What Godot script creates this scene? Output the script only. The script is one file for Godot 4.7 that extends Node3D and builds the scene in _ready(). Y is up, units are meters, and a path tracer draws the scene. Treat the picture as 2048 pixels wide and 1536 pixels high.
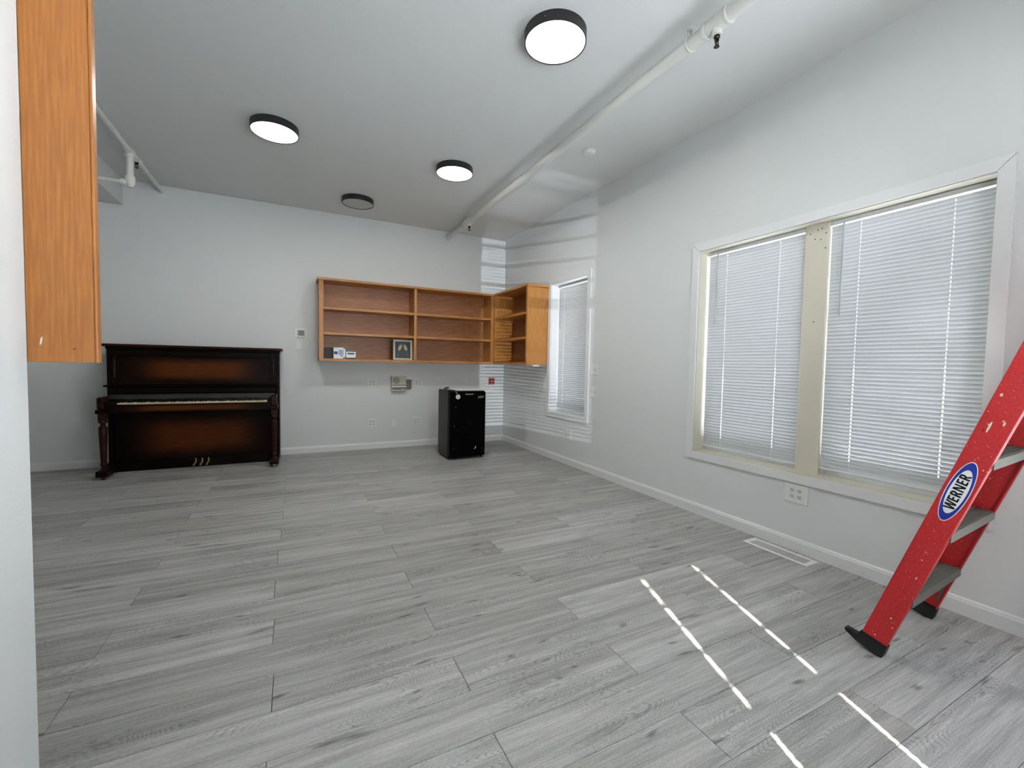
extends Node3D
# An empty studio room: back wall on z = 0, right wall on x = 0, floor on y = 0, metres.

const H := 3.136
const ROOM_L := -6.4
const ROOM_F := 7.0

var M := {}
var taken := {}

# ---------------------------------------------------------------- naming
func numbered(called: String) -> String:
	if not taken.has(called):
		taken[called] = 0
		return called
	taken[called] += 1
	return "%s_%03d" % [called, taken[called]]

func tag(o: Node, label: String, category := "", group := "", kind := ""):
	if label: o.set_meta("label", label)
	if category: o.set_meta("category", category)
	if group: o.set_meta("group", group)
	if kind: o.set_meta("kind", kind)
	return o

func thing(called: String, label: String, category: String, at := Vector3.ZERO, turn := 0.0, group := "") -> Node3D:
	var o := Node3D.new()
	o.name = numbered(called)
	add_child(o, true)
	o.position = at
	o.rotation.y = turn
	tag(o, label, category, group)
	return o

func obj(called: String, st: SurfaceTool, m: Material, parent: Node = null) -> MeshInstance3D:
	return put(called, st.commit(), m, parent)

func put(called: String, mesh: Mesh, m: Material, parent: Node = null) -> MeshInstance3D:
	var o := MeshInstance3D.new()
	o.mesh = mesh
	o.material_override = m
	if parent == null:
		o.name = numbered(called)
		add_child(o, true)
	else:
		o.name = part_name(called, parent)
		parent.add_child(o, true)
	return o

func part_name(called: String, parent: Node) -> String:
	var key := "parts_of_" + called
	var n: int = parent.get_meta(key) if parent.has_meta(key) else 0
	parent.set_meta(key, n + 1)
	return called if n == 0 else "%s_%03d" % [called, n]

func struct(called: String, st: SurfaceTool, m: Material, label: String, category: String) -> MeshInstance3D:
	var o := obj(called, st, m)
	tag(o, label, category, "", "structure")
	return o

# ---------------------------------------------------------------- shapes
func mb() -> SurfaceTool:
	var st := SurfaceTool.new()
	st.begin(Mesh.PRIMITIVE_TRIANGLES)
	return st

func planar(p: Vector3, n: Vector3) -> Vector2:
	var a := n.abs()
	if a.y >= a.x and a.y >= a.z: return Vector2(p.x, p.z)
	if a.z >= a.x: return Vector2(p.x, -p.y)
	return Vector2(p.z, -p.y)

func vert(st: SurfaceTool, p: Vector3, n: Vector3, uv: Vector2):
	st.set_normal(n)
	st.set_uv(uv)
	st.add_vertex(p)

func tri(st: SurfaceTool, a: Vector3, b: Vector3, c: Vector3, na: Vector3, nb := Vector3.ZERO, nc := Vector3.ZERO):
	if nb == Vector3.ZERO:
		nb = na
		nc = na
	if (b - a).cross(c - a).dot(na + nb + nc) > 0.0:
		var t := b
		b = c
		c = t
		t = nb
		nb = nc
		nc = t
	vert(st, a, na, planar(a, na))
	vert(st, b, nb, planar(b, na))
	vert(st, c, nc, planar(c, na))

func quad(st: SurfaceTool, a: Vector3, b: Vector3, c: Vector3, d: Vector3, n := Vector3.ZERO):
	if n == Vector3.ZERO:
		n = -(b - a).cross(d - a).normalized()
	tri(st, a, b, c, n)
	tri(st, a, c, d, n)

func quad4(st: SurfaceTool, a: Vector3, b: Vector3, c: Vector3, d: Vector3, na: Vector3, nb: Vector3, nc: Vector3, nd: Vector3):
	tri(st, a, b, c, na, nb, nc)
	tri(st, a, c, d, na, nc, nd)

# a box from lo to hi with chamfered edges, moved by t
func box(st: SurfaceTool, lo: Vector3, hi: Vector3, bev := 0.0, t := Transform3D.IDENTITY):
	var s := hi - lo
	bev = minf(bev, minf(s.x, minf(s.y, s.z)) * 0.45)
	var c := (lo + hi) * 0.5
	var h := s * 0.5
	var B := t.basis
	var flat := [Vector3(1, 0, 0), Vector3(0, 1, 0), Vector3(0, 0, 1)]
	for ax in 3:
		var u := (ax + 1) % 3
		var v := (ax + 2) % 3
		for sg in [-1.0, 1.0]:
			var q := []
			for k in [[-1, -1], [1, -1], [1, 1], [-1, 1]]:
				var p := Vector3.ZERO
				p[ax] = sg * h[ax]
				p[u] = k[0] * (h[u] - bev)
				p[v] = k[1] * (h[v] - bev)
				q.append(t * (c + p))
			quad(st, q[0], q[1], q[2], q[3], (B * (flat[ax] * sg)).normalized())
	if bev <= 0.0:
		return
	for ax in 3:
		var u := (ax + 1) % 3
		var v := (ax + 2) % 3
		for su in [-1.0, 1.0]:
			for sv in [-1.0, 1.0]:
				var q := []
				for k in [[-1, 0], [1, 0], [1, 1], [-1, 1]]:
					var p := Vector3.ZERO
					p[ax] = k[0] * (h[ax] - bev)
					p[u] = su * (h[u] - (bev if k[1] else 0.0))
					p[v] = sv * (h[v] - (0.0 if k[1] else bev))
					q.append(t * (c + p))
				quad(st, q[0], q[1], q[2], q[3], (B * (flat[u] * su + flat[v] * sv)).normalized())
	for sx in [-1.0, 1.0]:
		for sy in [-1.0, 1.0]:
			for sz in [-1.0, 1.0]:
				var a := Vector3(sx * h.x, sy * (h.y - bev), sz * (h.z - bev))
				var b := Vector3(sx * (h.x - bev), sy * h.y, sz * (h.z - bev))
				var d := Vector3(sx * (h.x - bev), sy * (h.y - bev), sz * h.z)
				tri(st, t * (c + a), t * (c + b), t * (c + d), (B * Vector3(sx, sy, sz)).normalized())

# profile of (radius, height) turned about y; round shading, sharp where listed twice
func lathe(st: SurfaceTool, prof: Array, seg := 32, t := Transform3D.IDENTITY):
	for i in prof.size() - 1:
		var p: Vector2 = prof[i]
		var q: Vector2 = prof[i + 1]
		if p.is_equal_approx(q): continue
		var d := (q - p).normalized()
		var n := Vector2(d.y, -d.x)
		for k in seg:
			var a0 := TAU * k / seg
			var a1 := TAU * (k + 1) / seg
			var e0 := Vector3(cos(a0), 0, sin(a0))
			var e1 := Vector3(cos(a1), 0, sin(a1))
			var n0 := (t.basis * (e0 * n.x + Vector3.UP * n.y)).normalized()
			var n1 := (t.basis * (e1 * n.x + Vector3.UP * n.y)).normalized()
			var A := t * (e0 * p.x + Vector3.UP * p.y)
			var Bq := t * (e1 * p.x + Vector3.UP * p.y)
			var Cq := t * (e1 * q.x + Vector3.UP * q.y)
			var D := t * (e0 * q.x + Vector3.UP * q.y)
			if p.x > 1e-6: tri(st, A, Bq, Cq, n0, n1, n1)
			if q.x > 1e-6: tri(st, A, Cq, D, n0, n1, n0)

func tube(st: SurfaceTool, pts: Array, r: float, seg := 12):
	var n := pts.size()
	var rings := []
	var dirs := []
	var up := Vector3.UP
	for i in n:
		var d: Vector3 = ((pts[mini(i + 1, n - 1)] as Vector3) - (pts[maxi(i - 1, 0)] as Vector3)).normalized()
		if absf(d.dot(up)) > 0.95: up = Vector3.RIGHT
		var x := up.cross(d).normalized()
		var y := d.cross(x)
		up = y
		var ring := []
		var nn := []
		for k in seg:
			var a := TAU * k / seg
			var e := x * cos(a) + y * sin(a)
			nn.append(e)
			ring.append((pts[i] as Vector3) + e * r)
		rings.append(ring)
		dirs.append(nn)
	for i in n - 1:
		for k in seg:
			var l := (k + 1) % seg
			quad4(st, rings[i][k], rings[i][l], rings[i + 1][l], rings[i + 1][k], dirs[i][k], dirs[i][l], dirs[i + 1][l], dirs[i + 1][k])
	var d0: Vector3 = ((pts[0] as Vector3) - (pts[1] as Vector3)).normalized()
	var d1: Vector3 = ((pts[n - 1] as Vector3) - (pts[n - 2] as Vector3)).normalized()
	for k in seg:
		var l := (k + 1) % seg
		tri(st, pts[0], rings[0][k], rings[0][l], d0)
		tri(st, pts[n - 1], rings[n - 1][k], rings[n - 1][l], d1)

# outline in local x/y pushed from z0 to z1
func prism(st: SurfaceTool, outline: PackedVector2Array, z0: float, z1: float, t := Transform3D.IDENTITY):
	var ids := Geometry2D.triangulate_polygon(outline)
	for z in [z0, z1]:
		var nz := t.basis.z.normalized() * (1.0 if z == maxf(z0, z1) else -1.0)
		for i in range(0, ids.size(), 3):
			var a := outline[ids[i]]
			var b := outline[ids[i + 1]]
			var c := outline[ids[i + 2]]
			tri(st, t * Vector3(a.x, a.y, z), t * Vector3(b.x, b.y, z), t * Vector3(c.x, c.y, z), nz)
	var turn := -1.0 if Geometry2D.is_polygon_clockwise(outline) else 1.0
	for i in outline.size():
		var a := outline[i]
		var b := outline[(i + 1) % outline.size()]
		var n2 := Vector2(b.y - a.y, a.x - b.x).normalized() * turn
		var n := (t.basis * Vector3(n2.x, n2.y, 0)).normalized()
		quad(st, t * Vector3(a.x, a.y, z0), t * Vector3(b.x, b.y, z0), t * Vector3(b.x, b.y, z1), t * Vector3(a.x, a.y, z1), n)

func ellipse(rx: float, ry: float, n := 32) -> PackedVector2Array:
	var p := PackedVector2Array()
	for k in n:
		p.append(Vector2(rx * cos(TAU * k / n), ry * sin(TAU * k / n)))
	return p

func lined(a: Vector3, b: Vector3) -> Transform3D:   # local y from a towards b
	var y := (b - a).normalized()
	var x := y.cross(Vector3.FORWARD if absf(y.z) < 0.9 else Vector3.RIGHT).normalized()
	return Transform3D(Basis(x, y, x.cross(y)), a)

# ---------------------------------------------------------------- materials
func mat(c: Color, rough := 0.6, metal := 0.0, spec := 0.5) -> StandardMaterial3D:
	var m := StandardMaterial3D.new()
	m.albedo_color = c
	m.roughness = rough
	m.metallic = metal
	m.metallic_specular = spec
	return m

func noise(freq: float, oct := 4, sd := 1, kind := FastNoiseLite.TYPE_SIMPLEX_SMOOTH) -> FastNoiseLite:
	var n := FastNoiseLite.new()
	n.noise_type = kind
	n.frequency = freq
	n.fractal_octaves = oct
	n.seed = sd
	return n

func noise_tex(n: FastNoiseLite, size: int, ramp: Gradient = null, as_normal := false, bump := 4.0) -> NoiseTexture2D:
	var t := NoiseTexture2D.new()
	t.width = size
	t.height = size
	t.seamless = true
	t.noise = n
	if ramp: t.color_ramp = ramp
	t.as_normal_map = as_normal
	t.bump_strength = bump
	return t

func ramp(stops: Array) -> Gradient:
	var g := Gradient.new()
	var o := PackedFloat32Array()
	var c := PackedColorArray()
	for s in stops:
		o.append(s[0])
		c.append(s[1])
	g.offsets = o
	g.colors = c
	return g

func triplanar(m: StandardMaterial3D, s: Vector3) -> StandardMaterial3D:
	m.uv1_triplanar = true
	m.uv1_scale = s
	m.uv1_triplanar_sharpness = 8.0
	return m

func field(w: int, h: int, freq: float, oct: int, sd: int, W: int, Hh: int) -> PackedFloat32Array:
	var im := noise(freq, oct, sd).get_image(w, h)
	im.convert(Image.FORMAT_RF)
	im.resize(W, Hh, Image.INTERPOLATE_CUBIC)
	return im.get_data().to_float32_array()

func plank_texture() -> ImageTexture:
	var W := 2048
	var Hh := 896
	var figure := field(256, 448, 0.016, 2, 11, W, Hh)
	var fibre := field(64, 896, 0.21, 3, 5, W, Hh)
	var streak := field(32, 448, 0.045, 3, 23, W, Hh)
	var where := field(96, 160, 0.03, 2, 41, W, Hh)
	var fine := field(512, 896, 0.35, 2, 7, W, Hh)
	var rng := RandomNumberGenerator.new()
	rng.seed = 77
	var out := PackedByteArray()
	out.resize(W * Hh)
	for i in W * Hh:
		var r := figure[i] * 26.0 + fibre[i] * 0.55
		r -= floorf(r)
		var line := r * r * r
		var mask := clampf((where[i] - 0.46) * 5.0, 0.0, 1.0)
		var v := 0.84 + (streak[i] - 0.5) * 0.20 + (fibre[i] - 0.5) * 0.20 + (fine[i] - 0.5) * 0.14 - line * (0.03 + 0.17 * mask)
		out[i] = int(clampf(v, 0.0, 1.0) * 255.0)
	# knots and dark flecks
	for k in 34:
		var cx := rng.randi_range(40, W - 40)
		var cy := rng.randi_range(12, Hh - 12)
		var rx := rng.randf_range(10, 34)
		var ry := rng.randf_range(3, 8)
		for y in range(int(cy - ry * 2.2), int(cy + ry * 2.2)):
			for x in range(int(cx - rx * 2.2), int(cx + rx * 2.2)):
				if x < 0 or y < 0 or x >= W or y >= Hh: continue
				var d := sqrt(pow((x - cx) / rx, 2) + pow((y - cy + 0.1 * (x - cx)) / ry, 2)) + (fibre[y * W + x] - 0.5) * 1.2
				if d < 1.4:
					out[y * W + x] = int(out[y * W + x] * lerpf(0.62, 1.0, clampf(d / 1.4, 0, 1)))
	var im := Image.create_from_data(W, Hh, false, Image.FORMAT_L8, out)
	return ImageTexture.create_from_image(im)

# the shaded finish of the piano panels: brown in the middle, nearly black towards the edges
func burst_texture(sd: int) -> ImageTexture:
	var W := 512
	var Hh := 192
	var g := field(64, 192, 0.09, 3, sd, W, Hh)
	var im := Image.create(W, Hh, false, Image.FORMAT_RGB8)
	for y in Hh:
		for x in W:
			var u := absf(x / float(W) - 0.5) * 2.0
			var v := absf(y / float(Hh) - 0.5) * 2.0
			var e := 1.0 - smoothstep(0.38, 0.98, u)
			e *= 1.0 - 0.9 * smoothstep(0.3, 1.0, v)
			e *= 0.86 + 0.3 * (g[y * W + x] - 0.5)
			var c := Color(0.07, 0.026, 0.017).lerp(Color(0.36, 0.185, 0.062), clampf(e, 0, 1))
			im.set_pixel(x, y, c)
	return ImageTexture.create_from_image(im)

func toast_texture() -> ImageTexture:
	var W := 96
	var Hh := 128
	var im := Image.create(W, Hh, false, Image.FORMAT_RGB8)
	for y in Hh:
		for x in W:
			var c := Color(0.05, 0.055, 0.055)
			if y > 70: c = Color(0.10, 0.12, 0.125)
			for s in [-1.0, 1.0]:
				# a tall glass that leans towards the other one
				var px: float = (x - 48.0) * s
				var along := (y - 16.0)
				var axis := 9.0 + along * 0.26
				var off: float = px - axis
				var half := 0.0
				if along > 0 and along < 44: half = 6.0 + 4.0 * sin(clampf(along / 44.0, 0, 1) * PI * 0.75)
				elif along >= 44 and along < 54: half = lerpf(8.5, 1.4, (along - 44) / 10.0)
				elif along >= 54 and along < 86: half = 1.2
				elif along >= 86 and along < 92: half = 6.0
				if absf(off) < half:
					c = Color(0.60, 0.58, 0.42) if along > 12 and along < 54 else Color(0.33, 0.36, 0.37)
					if absf(off) > half - 1.0: c = c.darkened(0.15)
			im.set_pixel(x, y, c)
	return ImageTexture.create_from_image(im)

# red glass-fibre with paint drips and scuffs (the wear has its own shape and stays put)
func ladder_texture() -> ImageTexture:
	var W := 128
	var Hh := 2048
	var g := field(64, 1024, 0.22, 3, 3, W, Hh)
	var rng := RandomNumberGenerator.new()
	rng.seed = 5
	var im := Image.create(W, Hh, false, Image.FORMAT_RGB8)
	for y in Hh:
		for x in W:
			var c := Color(0.64, 0.075, 0.09)
			var v := g[y * W + x]
			c = c.lightened(clampf((v - 0.5) * 0.18, 0, 0.1)) if v > 0.5 else c.darkened(clampf((0.5 - v) * 0.35, 0, 0.15))
			im.set_pixel(x, y, c)
	for k in 330:
		var cx := rng.randi_range(0, W - 1)
		var cy := rng.randi_range(0, Hh - 1)
		var big := rng.randf() < 0.08
		var rx := rng.randf_range(1.6, 3.2) if big else rng.randf_range(0.7, 1.5)
		var ry := rng.randf_range(2.0, 5.0) if big else rng.randf_range(0.7, 1.8)
		var c := Color(0.86, 0.80, 0.76) if rng.randf() < 0.85 else Color(0.36, 0.03, 0.04)
		for y in range(maxi(0, int(cy - ry)), mini(Hh, int(cy + ry) + 1)):
			for x in range(maxi(0, int(cx - rx)), mini(W, int(cx + rx) + 1)):
				if pow((x - cx) / rx, 2) + pow((y - cy) / ry, 2) < 1.0:
					im.set_pixel(x, y, im.get_pixel(x, y).lerp(c, 0.8))
	return ImageTexture.create_from_image(im)

func wood(c0: Color, c1: Color, c2: Color, s: Vector3, tex: Texture2D, rough := 0.45) -> StandardMaterial3D:
	var m := mat(Color.WHITE, rough)
	m.albedo_texture = tex
	triplanar(m, s)
	m.clearcoat_enabled = true
	m.clearcoat = 0.25
	m.clearcoat_roughness = 0.3
	return m

func make_materials():
	var wall_bump := noise_tex(noise(0.06, 3, 9), 256, null, true, 1.2)
	for d in [["wall", Color(0.845, 0.85, 0.845), 0.75], ["ceiling", Color(0.86, 0.865, 0.86), 0.8]]:
		var m := mat(d[1], d[2], 0.0, 0.35)
		m.normal_enabled = true
		m.normal_texture = wall_bump
		m.normal_scale = 0.25
		triplanar(m, Vector3(5, 5, 5))
		m.uv1_world_triplanar = true
		M[d[0]] = m
	M.trim = mat(Color(0.87, 0.87, 0.865), 0.38)
	M.cream = mat(Color(0.80, 0.78, 0.715), 0.5)
	M.plastic = mat(Color(0.88, 0.88, 0.86), 0.4)
	M.socket = mat(Color(0.80, 0.80, 0.78), 0.4)
	M.slot = mat(Color(0.06, 0.06, 0.06), 0.7)
	M.red_socket = mat(Color(0.16, 0.03, 0.03), 0.4)
	M.red_plate = mat(Color(0.78, 0.42, 0.36), 0.45)
	M.pipe = mat(Color(0.84, 0.84, 0.82), 0.45)
	M.brass = mat(Color(0.80, 0.72, 0.50), 0.35, 0.8)
	M.bronze = mat(Color(0.20, 0.18, 0.16), 0.35, 0.9)
	M.chrome = mat(Color(0.62, 0.62, 0.62), 0.25, 1.0)
	M.rim = mat(Color(0.10, 0.10, 0.105), 0.4)
	M.slat = mat(Color(0.82, 0.83, 0.835), 0.4)
	M.slat.backlight_enabled = true
	M.slat.backlight = Color(0.03, 0.031, 0.032)
	M.rail = mat(Color(0.80, 0.80, 0.80), 0.4)
	M.wand = mat(Color(0.66, 0.68, 0.68), 0.25)
	M.cord = mat(Color(0.90, 0.90, 0.88), 0.8)
	M.dark = mat(Color(0.03, 0.03, 0.03), 0.6)
	M.glass = mat(Color(0.93, 0.96, 0.97, 0.06), 0.02)
	M.glass.transparency = BaseMaterial3D.TRANSPARENCY_ALPHA
	M.screen = mat(Color(0.10, 0.10, 0.10, 0.5), 0.9, 0.0, 0.1)
	M.screen.transparency = BaseMaterial3D.TRANSPARENCY_ALPHA
	# floor planks: three tones of the same grey oak
	var pt := plank_texture()
	M.planks = []
	for c in [Color(0.755, 0.75, 0.738), Color(0.72, 0.715, 0.703), Color(0.785, 0.78, 0.77)]:
		var m := mat(c, 0.42, 0.0, 0.45)
		m.albedo_texture = pt
		M.planks.append(m)
	M.subfloor = mat(Color(0.16, 0.16, 0.155), 0.9)
	# orange oak
	var oak := noise_tex(noise(0.02, 5, 31), 512, ramp([[0.0, Color(0.60, 0.39, 0.16)], [0.42, Color(0.65, 0.43, 0.18)], [0.58, Color(0.68, 0.455, 0.20)], [1.0, Color(0.74, 0.51, 0.25)]]))
	M.oak_x = wood(Color.WHITE, Color.WHITE, Color.WHITE, Vector3(0.35, 5, 5), oak)
	M.oak_y = wood(Color.WHITE, Color.WHITE, Color.WHITE, Vector3(9, 0.4, 9), oak)
	var near := noise_tex(noise(0.02, 5, 33), 512, ramp([[0.0, Color(0.56, 0.335, 0.12)], [0.42, Color(0.60, 0.37, 0.145)], [0.58, Color(0.625, 0.39, 0.155)], [1.0, Color(0.68, 0.44, 0.20)]]))
	M.oak_near = wood(Color.WHITE, Color.WHITE, Color.WHITE, Vector3(11, 0.5, 11), near, 0.38)
	M.oak_z = wood(Color.WHITE, Color.WHITE, Color.WHITE, Vector3(5, 5, 0.35), oak)
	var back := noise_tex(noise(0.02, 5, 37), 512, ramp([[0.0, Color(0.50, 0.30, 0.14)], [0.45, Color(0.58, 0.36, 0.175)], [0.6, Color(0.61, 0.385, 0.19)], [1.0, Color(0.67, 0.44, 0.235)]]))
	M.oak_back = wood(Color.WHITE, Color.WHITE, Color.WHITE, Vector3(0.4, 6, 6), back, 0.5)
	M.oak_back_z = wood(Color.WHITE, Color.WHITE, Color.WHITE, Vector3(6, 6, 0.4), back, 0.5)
	# piano
	var mah := noise_tex(noise(0.03, 4, 51), 256, ramp([[0.0, Color(0.085, 0.03, 0.02)], [0.5, Color(0.15, 0.055, 0.033)], [1.0, Color(0.24, 0.10, 0.05)]]))
	M.mahogany = mat(Color.WHITE, 0.35, 0.0, 0.3)
	M.mahogany.albedo_texture = mah
	triplanar(M.mahogany, Vector3(0.8, 4, 4))
	M.mahogany_dark = mat(Color(0.055, 0.022, 0.017), 0.35, 0.0, 0.22)
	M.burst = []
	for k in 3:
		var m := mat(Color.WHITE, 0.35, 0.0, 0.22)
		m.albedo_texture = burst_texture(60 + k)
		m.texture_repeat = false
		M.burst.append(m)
	M.ivory = mat(Color(0.83, 0.79, 0.66), 0.35)
	M.ebony = mat(Color(0.025, 0.025, 0.025), 0.3)
	M.felt = mat(Color(0.17, 0.17, 0.165), 0.45)
	M.fridge = mat(Color(0.018, 0.019, 0.02), 0.32, 0.0, 0.3)
	M.fridge_door = mat(Color(0.008, 0.009, 0.01), 0.35, 0.0, 0.15)
	M.silver = mat(Color(0.55, 0.53, 0.49), 0.35, 0.8)
	M.white = mat(Color(0.90, 0.90, 0.90), 0.5)
	M.frost = mat(Color(0.82, 0.82, 0.82), 0.15)
	M.beige = mat(Color(0.73, 0.71, 0.65), 0.5)
	M.grille = mat(Color(0.50, 0.49, 0.45), 0.6)
	M.greyp = mat(Color(0.42, 0.42, 0.40), 0.5)
	M.black = mat(Color(0.02, 0.02, 0.02), 0.35)
	M.rubber = mat(Color(0.018, 0.018, 0.02), 0.55)
	M.alu = mat(Color(0.37, 0.362, 0.335), 0.65, 0.15, 0.3)
	M.red = mat(Color.WHITE, 0.42)
	M.red.albedo_texture = ladder_texture()
	M.blue = mat(Color(0.03, 0.13, 0.50), 0.35)
	M.lamp = mat(Color(0.95, 0.95, 0.95), 0.5)
	M.lamp.emission_enabled = true
	M.lamp.emission = Color(1.0, 0.995, 0.97)
	M.lamp.emission_energy_multiplier = 3.0
	M.lamp_off = mat(Color(0.74, 0.74, 0.735), 0.5)
	M.lcd = mat(Color(0.30, 0.34, 0.32), 0.25)
	M.brown_box = mat(Color(0.13, 0.065, 0.05), 0.5)
	M.box_art = mat(Color(0.62, 0.66, 0.78), 0.5)
	M.box_photo = mat(Color(0.20, 0.30, 0.38), 0.5)
	M.caster = mat(Color(0.28, 0.12, 0.09), 0.5)

# ---------------------------------------------------------------- windows
const PITCH := 0.0235

func slat_mesh(L: float, holes: Array) -> ArrayMesh:
	var st := mb()
	var xs := [-L / 2]
	var cut := {}
	for hx in holes:
		cut[xs.size() - 1 + 1] = true
		xs.append(hx - 0.0027)
		xs.append(hx + 0.0027)
	xs.append(L / 2)
	var ss := [-0.0125, -0.0062, 0.0, 0.0062, 0.0125]
	var th := 0.00035
	var arc := func(s: float) -> float: return 0.0022 * (1.0 - pow(s / 0.0125, 2)) - 0.0011
	var nrm := func(s: float) -> Vector3: return Vector3(0, 1, 0.0022 * 2.0 * s / (0.0125 * 0.0125)).normalized()
	for i in xs.size() - 1:
		for j in 4:
			if cut.has(i) and (j == 1 or j == 2): continue
			var s0: float = ss[j]
			var s1: float = ss[j + 1]
			for side in [1.0, -1.0]:
				var y0: float = arc.call(s0) + th * side
				var y1: float = arc.call(s1) + th * side
				var n0: Vector3 = nrm.call(s0) * side
				var n1: Vector3 = nrm.call(s1) * side
				quad4(st, Vector3(xs[i], y0, s0), Vector3(xs[i + 1], y0, s0), Vector3(xs[i + 1], y1, s1), Vector3(xs[i], y1, s1), n0, n0, n1, n1)
		for e in [-0.0125, 0.0125]:
			var y: float = arc.call(e)
			quad(st, Vector3(xs[i], y - th, e), Vector3(xs[i + 1], y - th, e), Vector3(xs[i + 1], y + th, e), Vector3(xs[i], y + th, e), Vector3(0, 0, signf(e)))
	for e in [-L / 2, L / 2]:
		for j in 4:
			var s0: float = ss[j]
			var s1: float = ss[j + 1]
			var a: float = arc.call(s0)
			var b: float = arc.call(s1)
			quad(st, Vector3(e, a - th, s0), Vector3(e, b - th, s1), Vector3(e, b + th, s1), Vector3(e, a + th, s0), Vector3(signf(e), 0, 0))
	return st.commit()

# a blind in its own axes: x along, +z to the room, y = 0 at the top of its head rail; slats rise towards the room by tilt
func blind(label: String, at: Vector3, turn: float, L: float, drop: float, tilt: float, wand_x: float, wand_l: float, holes: Array) -> Node3D:
	var o := thing("venetian_blind", label, "blind", at, turn, "venetian blinds")
	var st := mb()
	box(st, Vector3(-L / 2, -0.026, -0.014), Vector3(L / 2, 0.0, 0.014), 0.002)
	obj("head_rail", st, M.rail, o)
	var sm := slat_mesh(L - 0.006, holes)
	var y := -0.047
	var k := 0
	while y > -drop + 0.02:
		var s := put("slat", sm, M.slat, o)
		s.position = Vector3(0, y, 0)
		s.rotation.x = -tilt + 0.012 * sin(k * 2.3) + (0.02 if k % 11 == 4 else 0.0)
		y -= PITCH
		k += 1
	st = mb()
	box(st, Vector3(-L / 2, -drop, -0.011), Vector3(L / 2, -drop + 0.012, 0.011), 0.003)
	var br := obj("bottom_rail", st, M.slat, o)
	for hx in holes:
		st = mb()
		lathe(st, [Vector2(0, -0.006), Vector2(0.008, -0.006), Vector2(0.009, 0.0), Vector2(0, 0.0)], 12, Transform3D(Basis.IDENTITY, Vector3(hx, -drop, 0.002)))
		obj("cord_button", st, M.white, br)
	for hx in holes:
		st = mb()
		for zz in [-0.0125, 0.0125]:
			tube(st, [Vector3(hx + 0.006, -0.03, zz), Vector3(hx + 0.006, -drop + 0.01, zz)], 0.0005, 5)
		tube(st, [Vector3(hx, -0.03, 0.0), Vector3(hx, -drop + 0.01, 0.0)], 0.0007, 5)
		obj("ladder_cord", st, M.cord, o)
	if wand_l > 0:
		st = mb()
		tube(st, [Vector3(wand_x, -0.03, 0.018), Vector3(wand_x, -0.045, 0.026), Vector3(wand_x + 0.002, -wand_l, 0.032)], 0.0052, 8)
		var w := obj("tilt_wand", st, M.wand, o)
		st = mb()
		tube(st, [Vector3(wand_x, -0.024, 0.012), Vector3(wand_x, -0.034, 0.022)], 0.003, 6)
		obj("hook", st, M.chrome, w)
	return o

# picture-frame casing round an opening on the right wall (mitred corners), each side a part
func casing(o: Node3D, z0: float, z1: float, y0: float, y1: float, w: float):
	var t := 0.016
	var e := 0.0012
	var sides := [
		["side_casing", [Vector2(z0 - w, y0 - w), Vector2(z0, y0), Vector2(z0, y1), Vector2(z0 - w, y1 + w)]],
		["side_casing", [Vector2(z1 + w, y0 - w), Vector2(z1 + w, y1 + w), Vector2(z1, y1), Vector2(z1, y0)]],
		["head_casing", [Vector2(z0 - w, y1 + w), Vector2(z0, y1), Vector2(z1, y1), Vector2(z1 + w, y1 + w)]],
		["sill_casing", [Vector2(z0 - w, y0 - w), Vector2(z1 + w, y0 - w), Vector2(z1, y0), Vector2(z0, y0)]],
	]
	for s in sides:
		var poly := PackedVector2Array(s[1])
		var shr := Geometry2D.offset_polygon(poly, -e)
		var st := mb()
		# local x -> world z, local y -> y, local z -> -x (towards the room)
		prism(st, shr[0] if shr.size() else poly, 0.0, t, Transform3D(Basis(Vector3(0, 0, 1), Vector3(0, 1, 0), Vector3(-1, 0, 0)), Vector3.ZERO))
		obj(s[0], st, M.trim, o)

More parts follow.
